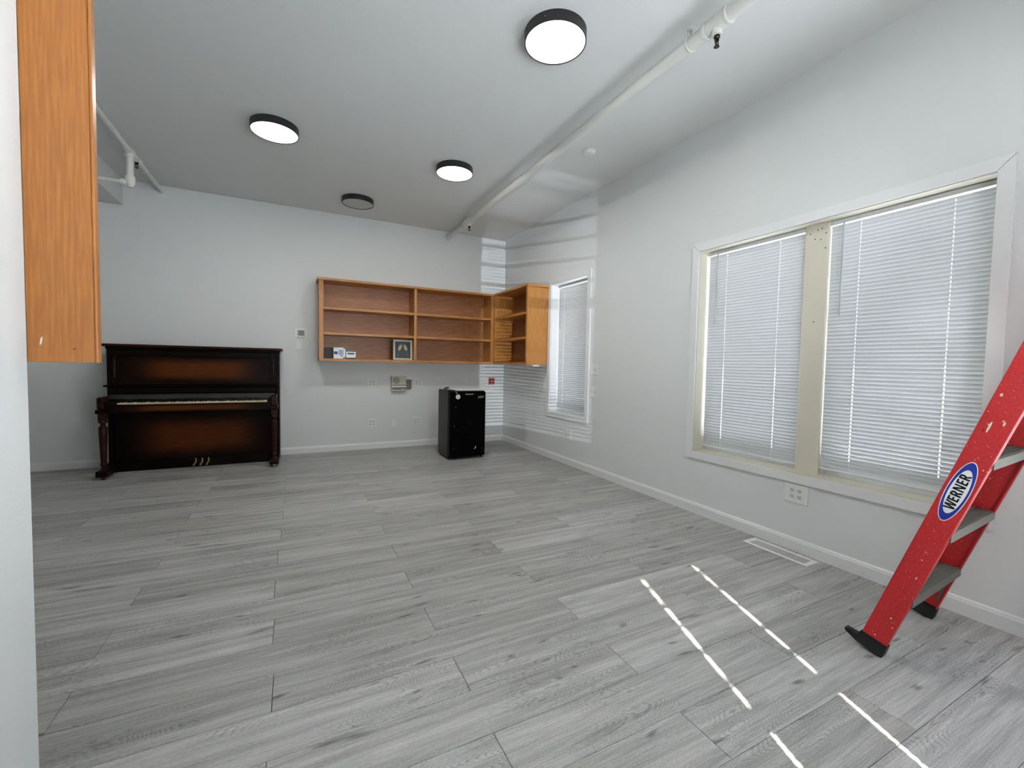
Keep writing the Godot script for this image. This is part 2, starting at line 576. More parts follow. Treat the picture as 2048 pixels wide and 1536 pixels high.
func plate(label: String, at: Vector3, turn: float, w: float, h: float, kind: String, group := ""):
	var cats := {"quad": "outlet", "red": "outlet", "duplex": "outlet", "switch": "switch", "blank": "wall plate", "jack": "outlet"}
	var names := {"quad": "outlet_plate", "red": "outlet_plate", "duplex": "outlet_plate", "switch": "switch_plate", "blank": "blank_plate", "jack": "outlet_plate"}
	var o := thing(names[kind], label, cats[kind], at, turn, group)
	var st := mb()
	box(st, Vector3(-w / 2, -h / 2, 0), Vector3(w / 2, h / 2, 0.006), 0.003)
	obj("cover", st, M.red_plate if kind == "red" else M.plastic, o)
	var spots := []
	if kind == "quad" or kind == "red":
		for x in [-0.023, 0.023]:
			for y in [-0.0195, 0.0195]: spots.append(Vector2(x, y))
	elif kind == "duplex":
		for y in [-0.0195, 0.0195]: spots.append(Vector2(0, y))
	for s in spots:
		st = mb()
		prism(st, ellipse(0.0165, 0.014, 20), 0.004, 0.0085, Transform3D(Basis.IDENTITY, Vector3(s.x, s.y, 0)))
		var so := obj("socket", st, M.red_socket if kind == "red" else M.socket, o)
		st = mb()
		for q in [-0.006, 0.006]:
			box(st, Vector3(s.x + q - 0.0014, s.y - 0.001, 0.0078), Vector3(s.x + q + 0.0014, s.y + 0.007, 0.0089))
		prism(st, ellipse(0.0026, 0.0026, 10), 0.0078, 0.0089, Transform3D(Basis.IDENTITY, Vector3(s.x, s.y - 0.006, 0)))
		obj("slots", st, M.slot, so)
	if kind == "switch":
		for x in [-0.023, 0.023]:
			st = mb()
			box(st, Vector3(x - 0.006, -0.013, 0.005), Vector3(x + 0.006, 0.013, 0.0075), 0.001)
			var b := obj("switch_slot", st, M.socket, o)
			st = mb()
			box(st, Vector3(x - 0.0045, 0.0, 0.006), Vector3(x + 0.0045, 0.009, 0.018), 0.001)
			obj("toggle", st, M.plastic, b)
	for y in ([-0.048, 0.048] if kind in ["blank", "switch"] else [0.0]):
		st = mb()
		lathe(st, [Vector2(0.0035, 0), Vector2(0.003, 0.0012), Vector2(0, 0.0014)], 10, Transform3D(Basis(Vector3(1, 0, 0), Vector3(0, 0, 1), Vector3(0, -1, 0)), Vector3(0, y, 0.006)))
		obj("screw", st, M.socket, o)
	return o

# ---------------------------------------------------------------- scene
func _ready():
	# camera
	var cam := Camera3D.new()
	cam.name = "camera"
	add_child(cam)
	cam.transform = Transform3D(camera_basis(0.4682, 0.0441, 0.0190), Vector3(-2.9756, 1.2, 6.1915))
	cam.fov = 2.0 * rad_to_deg(atan(768.0 / 863.09))
	cam.near = 0.02
	cam.far = 200.0
	cam.current = true
	# sky and exposure
	var env := Environment.new()
	env.background_mode = Environment.BG_SKY
	var sky := Sky.new()
	var sm := ProceduralSkyMaterial.new()
	sm.sky_top_color = Color(0.62, 0.70, 0.80)
	sm.sky_horizon_color = Color(0.84, 0.87, 0.90)
	sm.ground_bottom_color = Color(0.61, 0.63, 0.65)
	sm.ground_horizon_color = Color(0.72, 0.74, 0.76)
	sm.ground_energy_multiplier = 3.1
	sm.sun_angle_max = 5.0
	sky.sky_material = sm
	env.sky = sky
	env.background_energy_multiplier = 6.5
	env.tonemap_mode = Environment.TONE_MAPPER_LINEAR
	env.tonemap_exposure = 1.40
	env.sdfgi_enabled = true
	env.ssao_enabled = true
	env.ssil_enabled = true
	var we := WorldEnvironment.new()
	we.name = "world"
	we.environment = env
	add_child(we)
	# sun: comes through the window behind the camera, only the cord holes let it pass
	var sun := DirectionalLight3D.new()
	sun.name = "sun"
	sun.light_energy = 100.0
	sun.light_color = Color(1.0, 0.97, 0.92)
	sun.light_angular_distance = 0.5
	sun.shadow_enabled = true
	add_child(sun)
	sun.look_at_from_position(Vector3.ZERO, Vector3(1.0, -2.165, -2.75))
	# the sun's glare off a car roof down in the yard, which shines up through the same blind
	var glare := SpotLight3D.new()
	glare.name = "yard_glare"
	glare.light_energy = 62.0
	glare.light_color = Color(0.93, 0.96, 1.0)
	glare.spot_angle = 14.0
	glare.spot_angle_attenuation = 0.2
	glare.spot_range = 40.0
	glare.spot_attenuation = 2.0
	glare.light_size = 0.003
	glare.shadow_enabled = true
	add_child(glare)
	glare.look_at_from_position(Vector3(-3.85, 0.8, 13.2), Vector3(-1.95, 1.34, 7.0))

	make_materials()
	room()
	floor_planks()
	right_windows()
	glazed_door()
	front_window()
	ceiling_things()
	bookshelves()
	piano()
	fridge()
	wall_plates()
	shelf_items()
	ladder()
	register()

func camera_basis(yaw: float, pit: float, rol: float) -> Basis:
	return Basis(Vector3.UP, -yaw) * Basis(Vector3.RIGHT, -pit) * Basis(Vector3.BACK, rol)

func room():
	# walls have thickness; openings are left between the pieces
	var st := mb()
	box(st, Vector3(ROOM_L - 0.2, -0.1, -0.2), Vector3(0.2, H + 0.2, 0.0))
	struct("wall_back", st, M.wall, "plain pale grey back wall behind the piano and shelves", "wall")
	st = mb()
	var w1 := [1.408, 2.175, 0.605, 2.235]
	var w2 := [3.682, 5.361, 0.516, 2.157]
	var T := 0.2
	var w4 := [6.05, 6.92, 0.06, 2.12]
	for b in [[0.0, w1[0], -0.1, H + 0.2], [w1[0], w1[1], -0.1, w1[2]], [w1[0], w1[1], w1[3], H + 0.2], [w1[1], w2[0], -0.1, H + 0.2], [w2[0], w2[1], -0.1, w2[2]], [w2[0], w2[1], w2[3], H + 0.2], [w2[1], w4[0], -0.1, H + 0.2], [w4[0], w4[1], -0.1, w4[2]], [w4[0], w4[1], w4[3], H + 0.2], [w4[1], ROOM_F + 0.2, -0.1, H + 0.2]]:
		box(st, Vector3(0.0, b[2], b[0]), Vector3(T, b[3], b[1]))
	struct("wall_right", st, M.wall, "pale grey right wall that holds the two blind-covered windows", "wall")
	st = mb()
	box(st, Vector3(ROOM_L - 0.2, -0.1, 0.0), Vector3(ROOM_L, H + 0.2, ROOM_F + 0.2))
	struct("wall_left", st, M.wall, "plain wall on the far left side of the room", "wall")
	st = mb()
	var f := [-2.29, -1.66, 0.50, 2.17]
	for b in [[ROOM_L, f[0], -0.1, H + 0.2], [f[0], f[1], -0.1, f[2]], [f[0], f[1], f[3], H + 0.2], [f[1], 0.0, -0.1, H + 0.2]]:
		box(st, Vector3(b[0], b[2], ROOM_F), Vector3(b[1], b[3], ROOM_F + 0.15))
	struct("wall_front", st, M.wall, "wall behind the camera with one narrow window", "wall")
	st = mb()
	box(st, Vector3(ROOM_L - 0.2, H, -0.2), Vector3(0.2, H + 0.2, ROOM_F + 0.2))
	struct("ceiling", st, M.ceiling, "smooth white ceiling that carries the round lights and pipes", "ceiling")
	st = mb()
	box(st, Vector3(ROOM_L, 0.0, 4.6), Vector3(-3.603, H, ROOM_F), 0.001)
	struct("wall_partition", st, M.wall, "white wall that ends at the left edge of the photo", "wall")
	# boxed-in soffit at the far left under the ceiling
	st = mb()
	box(st, Vector3(ROOM_L, 2.862, 0.0), Vector3(-4.635, H, 4.5), 0.003)
	struct("trim_1", st, M.ceiling, "boxed soffit under the ceiling at far left above the piano", "soffit")
	# baseboards
	var prof := PackedVector2Array([Vector2(0, 0), Vector2(0.014, 0), Vector2(0.014, 0.066), Vector2(0.011, 0.072), Vector2(0.0095, 0.080), Vector2(0.005, 0.085), Vector2(0, 0.086)])
	st = mb()
	prism(st, prof, ROOM_L, 0.0, Transform3D(Basis(Vector3(0, 0, 1), Vector3(0, 1, 0), Vector3(1, 0, 0)), Vector3.ZERO))
	struct("baseboard_back", st, M.trim, "white baseboard along the foot of the back wall", "baseboard")
	st = mb()
	prism(st, prof, 0.0, ROOM_F, Transform3D(Basis(Vector3(-1, 0, 0), Vector3(0, 1, 0), Vector3(0, 0, 1)), Vector3.ZERO))
	struct("baseboard_right", st, M.trim, "white baseboard along the foot of the right wall", "baseboard")
	# wooden board that hangs beside the partition's end
	var o := thing("hanging_board", "tall orange oak board hanging beside the white partition's end", "board", Vector3(-3.525, 1.184, 4.586))
	st = mb()
	box(st, Vector3(-0.079, 0.0, -0.012), Vector3(0.056, H - 1.184, 0.012), 0.0015)
	obj("panel", st, M.oak_near, o)
	st = mb()
	box(st, Vector3(0.0565, -0.001, -0.013), Vector3(0.0635, H - 1.184, 0.013), 0.002)
	obj("edge_strip", st, M.oak_near, o)
	st = mb()
	tube(st, [Vector3(0.012, 0.036, 0.010), Vector3(0.022, 0.037, 0.030)], 0.0018, 6)
	obj("nail", st, M.bronze, o)
	st = mb()
	var flake := PackedVector2Array([Vector2(-0.004, 0.045), Vector2(-0.001, 0.048), Vector2(0.0015, 0.058), Vector2(0.002, 0.068), Vector2(-0.0015, 0.064), Vector2(-0.003, 0.054)])
	prism(st, flake, 0.0118, 0.0126, Transform3D(Basis.IDENTITY, Vector3(-0.05, 0.0, 0)))
	tag(obj("paint_drip", st, M.white, o), "small white paint drip")

func floor_planks():
	var st := mb()
	box(st, Vector3(ROOM_L - 0.2, -0.1, -0.2), Vector3(0.2, -0.007, ROOM_F + 0.2))
	var fl := struct("floor", st, M.subfloor, "floor laid with wide grey wood-grain planks", "floor")
	var rng := RandomNumberGenerator.new()
	rng.seed = 4
	var W := 0.2015
	var L := 1.28
	for r in range(-23, 13):
		var z0 := 4.56 + r * W
		var za := maxf(z0, 0.0)
		var zb := minf(z0 + W, ROOM_F)
		if zb - za < 0.01: continue
		var start := (-2.40 if r % 2 == 0 else -3.06) + rng.randf_range(-0.012, 0.012)
		for k in range(-5, 4):
			var xa := maxf(start + k * L, ROOM_L)
			var xb := minf(start + (k + 1) * L, 0.0)
			if xb - xa < 0.02: continue
			var g := 0.0009
			var m := mb()
			var p := plank(m, xb - xa - 2 * g, zb - za - 2 * g, rng.randf_range(0.0, 0.55), rng.randf_range(0.0, 0.82), rng.randf() < 0.5)
			var o := put("plank", p, M.planks[rng.randi() % 3], fl)
			o.position = Vector3((xa + xb) / 2, 0, (za + zb) / 2)

func plank(st: SurfaceTool, lx: float, lz: float, u0: float, v0: float, flip: bool) -> ArrayMesh:
	var b := 0.0011
	var hx := lx / 2
	var hz := lz / 2
	var sx := -1.0 if flip else 1.0
	var uv := func(x: float, z: float) -> Vector2: return Vector2(u0 + (sx * x + hx) / 2.9, v0 + (z + hz) / 1.25)
	var top := [Vector3(-hx + b, 0, -hz + b), Vector3(hx - b, 0, -hz + b), Vector3(hx - b, 0, hz - b), Vector3(-hx + b, 0, hz - b)]
	var mid := [Vector3(-hx, -b, -hz), Vector3(hx, -b, -hz), Vector3(hx, -b, hz), Vector3(-hx, -b, hz)]
	var bot := [Vector3(-hx, -0.007, -hz), Vector3(hx, -0.007, -hz), Vector3(hx, -0.007, hz), Vector3(-hx, -0.007, hz)]
	var ns := [Vector3(0, 0, -1), Vector3(1, 0, 0), Vector3(0, 0, 1), Vector3(-1, 0, 0)]
	var face := func(q: Array, n: Vector3):
		var ids := [0, 1, 2, 0, 2, 3]
		if ((q[1] as Vector3) - q[0]).cross((q[2] as Vector3) - q[0]).dot(n) > 0: ids = [0, 2, 1, 0, 3, 2]
		for i in ids: vert(st, q[i], n, uv.call(q[i].x, q[i].z))
	face.call(top, Vector3.UP)
	for i in 4:
		var j := (i + 1) % 4
		face.call([top[i], top[j], mid[j], mid[i]], (ns[i] + Vector3.UP).normalized())
		face.call([mid[i], mid[j], bot[j], bot[i]], ns[i])
	return st.commit()

func right_windows():
	# window_1: the tall narrow one by the corner; window_2: the wide one with a mullion
	var o := thing("window_1", "tall narrow window beside the corner shelves on the right wall", "window", Vector3.ZERO)
	o.set_meta("kind", "structure")
	casing(o, 1.408, 2.175, 0.605, 2.235, 0.063)
	jambs(o, 1.408, 2.175, 0.605, 2.235, M.trim)
	sash(o, 1.408, 2.175, 0.605, 2.235, 0.15)
	blind("pale mini blind closed over the tall narrow window", Vector3(0.105, 2.228, 1.7915), -PI / 2, 0.755, 1.61, 1.34, -0.30, 0.55, [-0.25, 0.25])
	o = thing("window_2", "wide double window with white casing behind the red ladder", "window", Vector3.ZERO)
	o.set_meta("kind", "structure")
	casing(o, 3.682, 5.361, 0.516, 2.157, 0.062)
	jambs(o, 3.682, 5.361, 0.516, 2.157, M.cream)
	var st := mb()
	box(st, Vector3(0.075, 0.516, 4.458), Vector3(0.2, 2.157, 4.603), 0.003)
	var mu := obj("mullion", st, M.cream, o)
	tag(mu, "unpainted cream mullion")
	st = mb()
	for h in [[2.10, 4.49], [2.115, 4.535], [2.12, 4.56], [2.06, 4.52], [2.05, 4.555], [1.99, 4.585], [2.085, 4.585], [1.52, 4.535]]:
		prism(st, ellipse(0.0035, 0.0045, 8), 0.0, 0.0005, Transform3D(Basis(Vector3(0, 0, 1), Vector3(0, 1, 0), Vector3(-1, 0, 0)), Vector3(0.075, h[0], h[1])))
	obj("nail_holes", st, M.bronze, mu)
	sash(o, 3.682, 4.458, 0.516, 2.157, 0.15)
	sash(o, 4.603, 5.361, 0.516, 2.157, 0.15)
	blind("pale mini blind in the left half of the wide window", Vector3(0.098, 2.150, 4.075), -PI / 2, 0.752, 1.60, 1.34, -0.285, 0.58, [-0.213, 0.205])
	blind("pale mini blind in the right half of the wide window behind the ladder", Vector3(0.098, 2.150, 4.979), -PI / 2, 0.748, 1.592, 1.31, -0.295, 0.60, [-0.212, 0.206])

func glazed_door():
	# outside the frame, to the right of the camera: the door that lets the daylight in
	var o := thing("door_1", "glazed door on the right wall beyond the ladder, outside the photo", "door", Vector3.ZERO)
	o.set_meta("kind", "structure")
	var z0 := 6.05
	var z1 := 6.92
	var y0 := 0.06
	var y1 := 2.12
	jambs(o, z0, z1, y0, y1, M.trim)
	var st := mb()
	for b in [[z0, z0 + 0.1, y0, y1], [z1 - 0.1, z1, y0, y1], [z0, z1, y0, y0 + 0.2], [z0, z1, y1 - 0.1, y1]]:
		box(st, Vector3(0.1, b[2], b[0]), Vector3(0.14, b[3], b[1]), 0.002)
	var f := obj("door_frame", st, M.trim, o)
	st = mb()
	box(st, Vector3(0.118, y0 + 0.2, z0 + 0.1), Vector3(0.122, y1 - 0.1, z1 - 0.1))
	obj("pane", st, M.glass, f)

func jambs(o: Node3D, z0: float, z1: float, y0: float, y1: float, m: Material):
	var t := 0.004
	for b in [["jamb", z0, z0 + t, y0, y1], ["jamb", z1 - t, z1, y0, y1], ["head_jamb", z0, z1, y1 - t, y1], ["stool", z0, z1, y0, y0 + t]]:
		var st := mb()
		box(st, Vector3(-0.001, b[3], b[1]), Vector3(0.19, b[4], b[2]))
		obj(b[0], st, m, o)

func sash(o: Node3D, z0: float, z1: float, y0: float, y1: float, x: float):
	var st := mb()
	var w := 0.04
	box(st, Vector3(x, y0, z0), Vector3(x + 0.035, y1, z0 + w), 0.002)
	box(st, Vector3(x, y0, z1 - w), Vector3(x + 0.035, y1, z1), 0.002)
	box(st, Vector3(x, y0, z0 + w), Vector3(x + 0.035, y0 + 0.11, z1 - w), 0.002)
	box(st, Vector3(x, y1 - w, z0 + w), Vector3(x + 0.035, y1, z1 - w), 0.002)
	var s := obj("sash", st, M.trim, o)
	st = mb()
	box(st, Vector3(x + 0.015, y0 + 0.11, z0 + w), Vector3(x + 0.019, y1 - w, z1 - w))
	obj("pane", st, M.glass, s)
	st = mb()
	box(st, Vector3(x + 0.040, y0 + 0.01, z0 + 0.01), Vector3(x + 0.0405, y1 - 0.01, z1 - 0.01))
	obj("insect_screen", st, M.screen, s)

func front_window():
	var o := thing("window_3", "narrow sash window in the wall behind the camera", "window", Vector3.ZERO)
	o.set_meta("kind", "structure")
	var x0 := -2.29
	var x1 := -1.66
	var y0 := 0.50
	var y1 := 2.17
	var st := mb()
	var z := ROOM_F + 0.10
	for b in [[x0, x0 + 0.02, y0, y1], [x1 - 0.02, x1, y0, y1], [x0, x1, y0, y0 + 0.03], [x0, x1, y1 - 0.03, y1], [x0, x1, 1.385, 1.455]]:
		box(st, Vector3(b[0], b[2], z), Vector3(b[1], b[3], z + 0.03))
	obj("sash", st, M.trim, o)
	st = mb()
	box(st, Vector3(x0, y0, z + 0.012), Vector3(x1, y1, z + 0.016))
	obj("pane", st, M.glass, o)
	for y in [2.074, 1.953, 1.825, 1.691, 1.557]:
		st = mb()
		box(st, Vector3(x0, y - 0.011, z + 0.02), Vector3(x1, y + 0.011, z + 0.032))
		obj("glazing_bar", st, M.trim, o)
	blind("pale mini blind on the window behind the camera", Vector3((x0 + x1) / 2, y1 - 0.004, ROOM_F + 0.05), PI, x1 - x0 - 0.008, 1.64, 0.30, 0.265, 0.5, [-0.199, 0.209])

func lamp(label: String, x: float, z: float, on: bool):
	var o := thing("ceiling_light", label, "ceiling light", Vector3(x, H, z), 0.0, "round ceiling lights")
	var st := mb()
	lathe(st, [Vector2(0, 0), Vector2(0.180, 0), Vector2(0.180, 0), Vector2(0.180, -0.057), Vector2(0.180, -0.057), Vector2(0.176, -0.059), Vector2(0.173, -0.057), Vector2(0.173, -0.057), Vector2(0.173, -0.03)], 64)
	obj("rim", st, M.rim, o)
	st = mb()
	lathe(st, [Vector2(0.1725, -0.04), Vector2(0.1725, -0.053), Vector2(0.166, -0.056), Vector2(0, -0.057)], 64)
	obj("diffuser", st, M.lamp if on else M.lamp_off, o)
	for a in [0.35, 2.44, 4.5]:
		st = mb()
		lathe(st, [Vector2(0.004, 0), Vector2(0.0035, 0.003), Vector2(0, 0.004)], 10, lined(Vector3(cos(a) * 0.179, -0.03, sin(a) * 0.179), Vector3(cos(a), -0.03, sin(a))))
		obj("screw", st, M.chrome, o)
	if on:
		var l := AreaLight3D.new()
		l.name = "lamp_glow"
		l.area_size = Vector2(0.23, 0.23)
		l.light_energy = 1.15
		l.light_color = Color(1.0, 1.0, 0.985)
		l.area_range = 20.0
		l.area_attenuation = 2.0
		l.shadow_enabled = true
		o.add_child(l)
		l.position = Vector3(0, -0.062, 0)
		l.rotation.x = -PI / 2

func sprinkler(o: Node3D, at: Vector3):
	var st := mb()
	lathe(st, [Vector2(0.014, 0.0), Vector2(0.016, -0.012), Vector2(0.012, -0.018), Vector2(0.012, -0.026), Vector2(0.0, -0.026)], 16, Transform3D(Basis.IDENTITY, at))
	var h := obj("sprinkler_head", st, M.bronze, o)
	st = mb()
	for s in [-1.0, 1.0]:
		tube(st, [at + Vector3(s * 0.009, -0.024, 0), at + Vector3(s * 0.013, -0.038, 0), at + Vector3(s * 0.004, -0.056, 0)], 0.003, 6)
	tube(st, [at + Vector3(0, -0.024, 0), at + Vector3(0, -0.056, 0)], 0.0025, 6)
	lathe(st, [Vector2(0, -0.054), Vector2(0.014, -0.056), Vector2(0.015, -0.059), Vector2(0, -0.060)], 16, Transform3D(Basis.IDENTITY, at))
	obj("deflector", st, M.bronze, h)

func coupling(st: SurfaceTool, a: Vector3, b: Vector3, r: float, lip := 0.008):
	var l := a.distance_to(b)
	lathe(st, [Vector2(r * 0.9, 0), Vector2(r + lip, 0), Vector2(r + lip, 0), Vector2(r + lip * 1.1, 0.008), Vector2(r + lip, 0.016), Vector2(r + lip * 0.6, 0.02), Vector2(r + lip * 0.6, l - 0.02), Vector2(r + lip, l - 0.016), Vector2(r + lip * 1.1, l - 0.008), Vector2(r + lip, l), Vector2(r + lip, l), Vector2(r * 0.9, l)], 28, lined(a, b))

func hanger(o: Node3D, at: Vector3, r: float):
	# at: pipe axis; a ring round the pipe, a rod and a flange on the ceiling
	var st := mb()
	var ring := []
	for k in 25:
		var a := TAU * k / 24
		ring.append(at + Vector3(cos(a) * (r + 0.003), sin(a) * (r + 0.003), 0))
	tube(st, ring, 0.004, 6)
	tube(st, [at + Vector3(0, r, 0), at + Vector3(0, r + 0.02, 0)], 0.006, 8)
	tube(st, [at + Vector3(0, r + 0.015, 0), Vector3(at.x, H, at.z)], 0.004, 8)
	lathe(st, [Vector2(0, 0), Vector2(0.024, 0), Vector2(0.022, 0.006), Vector2(0.008, 0.012)], 20, Transform3D(Basis(Vector3(1, 0, 0), Vector3(0, -1, 0), Vector3(0, 0, -1)), Vector3(at.x, H, at.z)))
	obj("hanger", st, M.pipe, o)

func ceiling_things():
	lamp("lit round ceiling light with black rim, nearest the camera", -1.607, 3.962, true)
	lamp("lit round ceiling light with black rim on the left above the piano side", -3.112, 2.022, true)
	lamp("lit round ceiling light with black rim beside the long sprinkler pipe, farther away", -1.548, 2.020, true)
	lamp("unlit round ceiling light with black rim near the back wall", -2.290, 0.675, false)
	# long white sprinkler pipe on the right
	var px := -0.947
	var py := H - 0.088
	var o := thing("sprinkler_pipe", "long thick white sprinkler pipe along the ceiling on the right", "pipe", Vector3.ZERO)
	var st := mb()
	tube(st, [Vector3(px, py, 0.0), Vector3(px, py, ROOM_F)], 0.038, 28)
	obj("pipe", st, M.pipe, o)
	for zz in [0.87, 4.535]:
		st = mb()
		coupling(st, Vector3(px, py, zz - 0.075), Vector3(px, py, zz + 0.075), 0.038)
		lathe(st, [Vector2(0.026, 0.0), Vector2(0.026, 0.030), Vector2(0.024, 0.036), Vector2(0.0, 0.036)], 20, lined(Vector3(px, py - 0.03, zz), Vector3(px, py - 1, zz)))
		obj("tee_fitting", st, M.pipe, o)
		sprinkler(o, Vector3(px, py - 0.064, zz))
	hanger(o, Vector3(px, py, 0.80 - 0.06), 0.038)
	hanger(o, Vector3(px, py, 4.36), 0.038)
	# thinner pipe on the left with a drop
	var lx := -4.30
	var ly := H - 0.062
	o = thing("sprinkler_pipe", "thin white sprinkler pipe with a drop leg at the left above the piano", "pipe", Vector3.ZERO)
	st = mb()
	tube(st, [Vector3(lx, ly, 0.0), Vector3(lx, ly, 4.4)], 0.024, 20)
	obj("pipe", st, M.pipe, o)
	st = mb()
	coupling(st, Vector3(lx, ly, 0.985), Vector3(lx, ly, 1.095), 0.024, 0.007)
	lathe(st, [Vector2(0.024, 0), Vector2(0.033, 0.012), Vector2(0.035, 0.042), Vector2(0.033, 0.05), Vector2(0.024, 0.05)], 20, lined(Vector3(lx, ly - 0.012, 1.04), Vector3(lx, 0, 1.04)))
	obj("tee_fitting", st, M.pipe, o)
	st = mb()
	tube(st, [Vector3(lx, ly, 1.04), Vector3(lx, 2.78, 1.04)], 0.026, 18)
	obj("drop_leg", st, M.pipe, o)
	st = mb()
	lathe(st, [Vector2(0.026, 0.06), Vector2(0.036, 0.055), Vector2(0.037, 0.03), Vector2(0.034, 0.0), Vector2(0.028, -0.02), Vector2(0.022, -0.022), Vector2(0.022, -0.04), Vector2(0.0, -0.042)], 20, Transform3D(Basis(Vector3(1, 0, 0), Vector3(0, 1, 0), Vector3(0, 0, 1)), Vector3(lx, 2.79, 1.04)))
	lathe(st, [Vector2(0.024, 0.02), Vector2(0.028, 0.045), Vector2(0.027, 0.065), Vector2(0.016, 0.068)], 18, lined(Vector3(lx, 2.79, 1.04), Vector3(lx - 1, 2.79, 1.04)))
	obj("elbow_fitting", st, M.pipe, o)
	st = mb()
	tube(st, [Vector3(lx - 0.05, 2.79, 1.04), Vector3(-4.634, 2.79, 1.04)], 0.017, 16)
	var arm := obj("branch_arm", st, M.pipe, o)
	st = mb()
	coupling(st, Vector3(lx, ly, 0.78), Vector3(lx, ly, 0.88), 0.024, 0.006)
	obj("tee_fitting", st, M.pipe, o)
	sprinkler(o, Vector3(lx, ly - 0.022, 0.85))
	hanger(o, Vector3(lx, ly, 0.56), 0.024)
	# flat white disc (covered detector)
	o = thing("ceiling_disc", "small flat white disc on the ceiling right of the sprinkler pipe", "detector", Vector3(-0.600, H, 2.943))
	st = mb()
	lathe(st, [Vector2(0, 0), Vector2(0.058, 0), Vector2(0.058, 0), Vector2(0.058, -0.012), Vector2(0.05, -0.018), Vector2(0, -0.019)], 36, Transform3D.IDENTITY)
	obj("base", st, M.plastic, o)
	st = mb()
	lathe(st, [Vector2(0.046, -0.017), Vector2(0.042, -0.023), Vector2(0, -0.024)], 36)
	obj("cover", st, M.plastic, o)

func bookshelves():
	# wall-hung oak bookcase on the back wall: x -2.70 .. -0.30, y 1.207 .. 2.235
	var zf := 0.31
	var o := thing("wall_bookcase", "long orange oak bookcase of six open bays hung on the back wall", "bookcase", Vector3(-1.50, 1.207, 0.0))
	var part := func(called: String, lo: Vector3, hi: Vector3, m: Material, b := 0.0015):
		var st := mb()
		box(st, lo - Vector3(-1.50, 1.207, 0), hi - Vector3(-1.50, 1.207, 0), b)
		return obj(called, st, m, o)
	part.call("back_panel", Vector3(-2.69, 1.22, 0.002), Vector3(-0.33, 2.21, 0.012), M.oak_back)
	part.call("side_panel", Vector3(-2.697, 1.207, 0.002), Vector3(-2.645, 2.207, zf - 0.001), M.oak_y)
	part.call("side_panel", Vector3(-0.370, 1.207, 0.002), Vector3(-0.324, 2.207, zf - 0.001), M.oak_y)
	part.call("divider", Vector3(-1.512, 1.239, 0.012), Vector3(-1.474, 2.205, zf - 0.002), M.oak_y)
	for y in [1.868, 1.553]:
		part.call("shelf", Vector3(-2.644, y - 0.016, 0.012), Vector3(-1.513, y + 0.016, zf - 0.004), M.oak_x)
		part.call("shelf", Vector3(-1.473, y - 0.016, 0.012), Vector3(-0.371, y + 0.016, zf - 0.004), M.oak_x)
	part.call("bottom_board", Vector3(-2.644, 1.207, 0.012), Vector3(-0.371, 1.238, zf - 0.003), M.oak_x)
	part.call("top_board", Vector3(-2.718, 2.208, 0.0), Vector3(-0.308, 2.238, zf + 0.018), M.oak_x, 0.004)
	# the short return on the right wall
	var xf := -0.322
	var zb := zf + 0.001
	o = thing("wall_bookcase", "short orange oak bookcase turning the corner onto the right wall", "bookcase", Vector3(-0.16, 1.207, 0.83))
	var sub := func(called: String, lo: Vector3, hi: Vector3, m: Material, b := 0.0015):
		var st := mb()
		var d := Vector3(-0.16, 1.207, 0.83)
		box(st, lo - d, hi - d, b)
		return obj(called, st, m, o)
	sub.call("back_panel", Vector3(-0.012, 1.22, 0.325), Vector3(-0.002, 2.21, 1.30), M.oak_back_z)
	sub.call("side_panel", Vector3(xf, 1.207, zb + 0.001), Vector3(-0.002, 2.207, zb + 0.030), M.oak_y)
	sub.call("end_panel", Vector3(xf, 1.204, 1.302), Vector3(-0.002, 2.207, 1.340), M.oak_y)
	for y in [1.873, 1.553]:
		sub.call("shelf", Vector3(xf + 0.003, y - 0.016, zb + 0.030), Vector3(-0.012, y + 0.016, 1.302), M.oak_z)
	sub.call("bottom_board", Vector3(xf + 0.003, 1.207, zb + 0.030), Vector3(-0.012, 1.238, 1.302), M.oak_z)
	sub.call("top_board", Vector3(xf - 0.016, 2.208, zb + 0.018), Vector3(0.0, 2.238, 1.356), M.oak_z, 0.004)
	sub.call("bracket", Vector3(-0.225, 1.190, 1.26), Vector3(-0.125, 1.204, 1.335), M.trim)
	sub.call("bracket", Vector3(-0.315, 1.193, 0.34), Vector3(-0.235, 1.206, 0.37), M.trim)

func uv_panel(st: SurfaceTool, x0: float, x1: float, y0: float, y1: float, z: float):
	var n := Vector3(0, 0, 1)
	var q := [[Vector3(x0, y0, z), Vector2(0, 1)], [Vector3(x0, y1, z), Vector2(0, 0)], [Vector3(x1, y1, z), Vector2(1, 0)], [Vector3(x1, y0, z), Vector2(1, 1)]]
	for i in [0, 1, 2, 0, 2, 3]: vert(st, q[i][0], n, q[i][1])

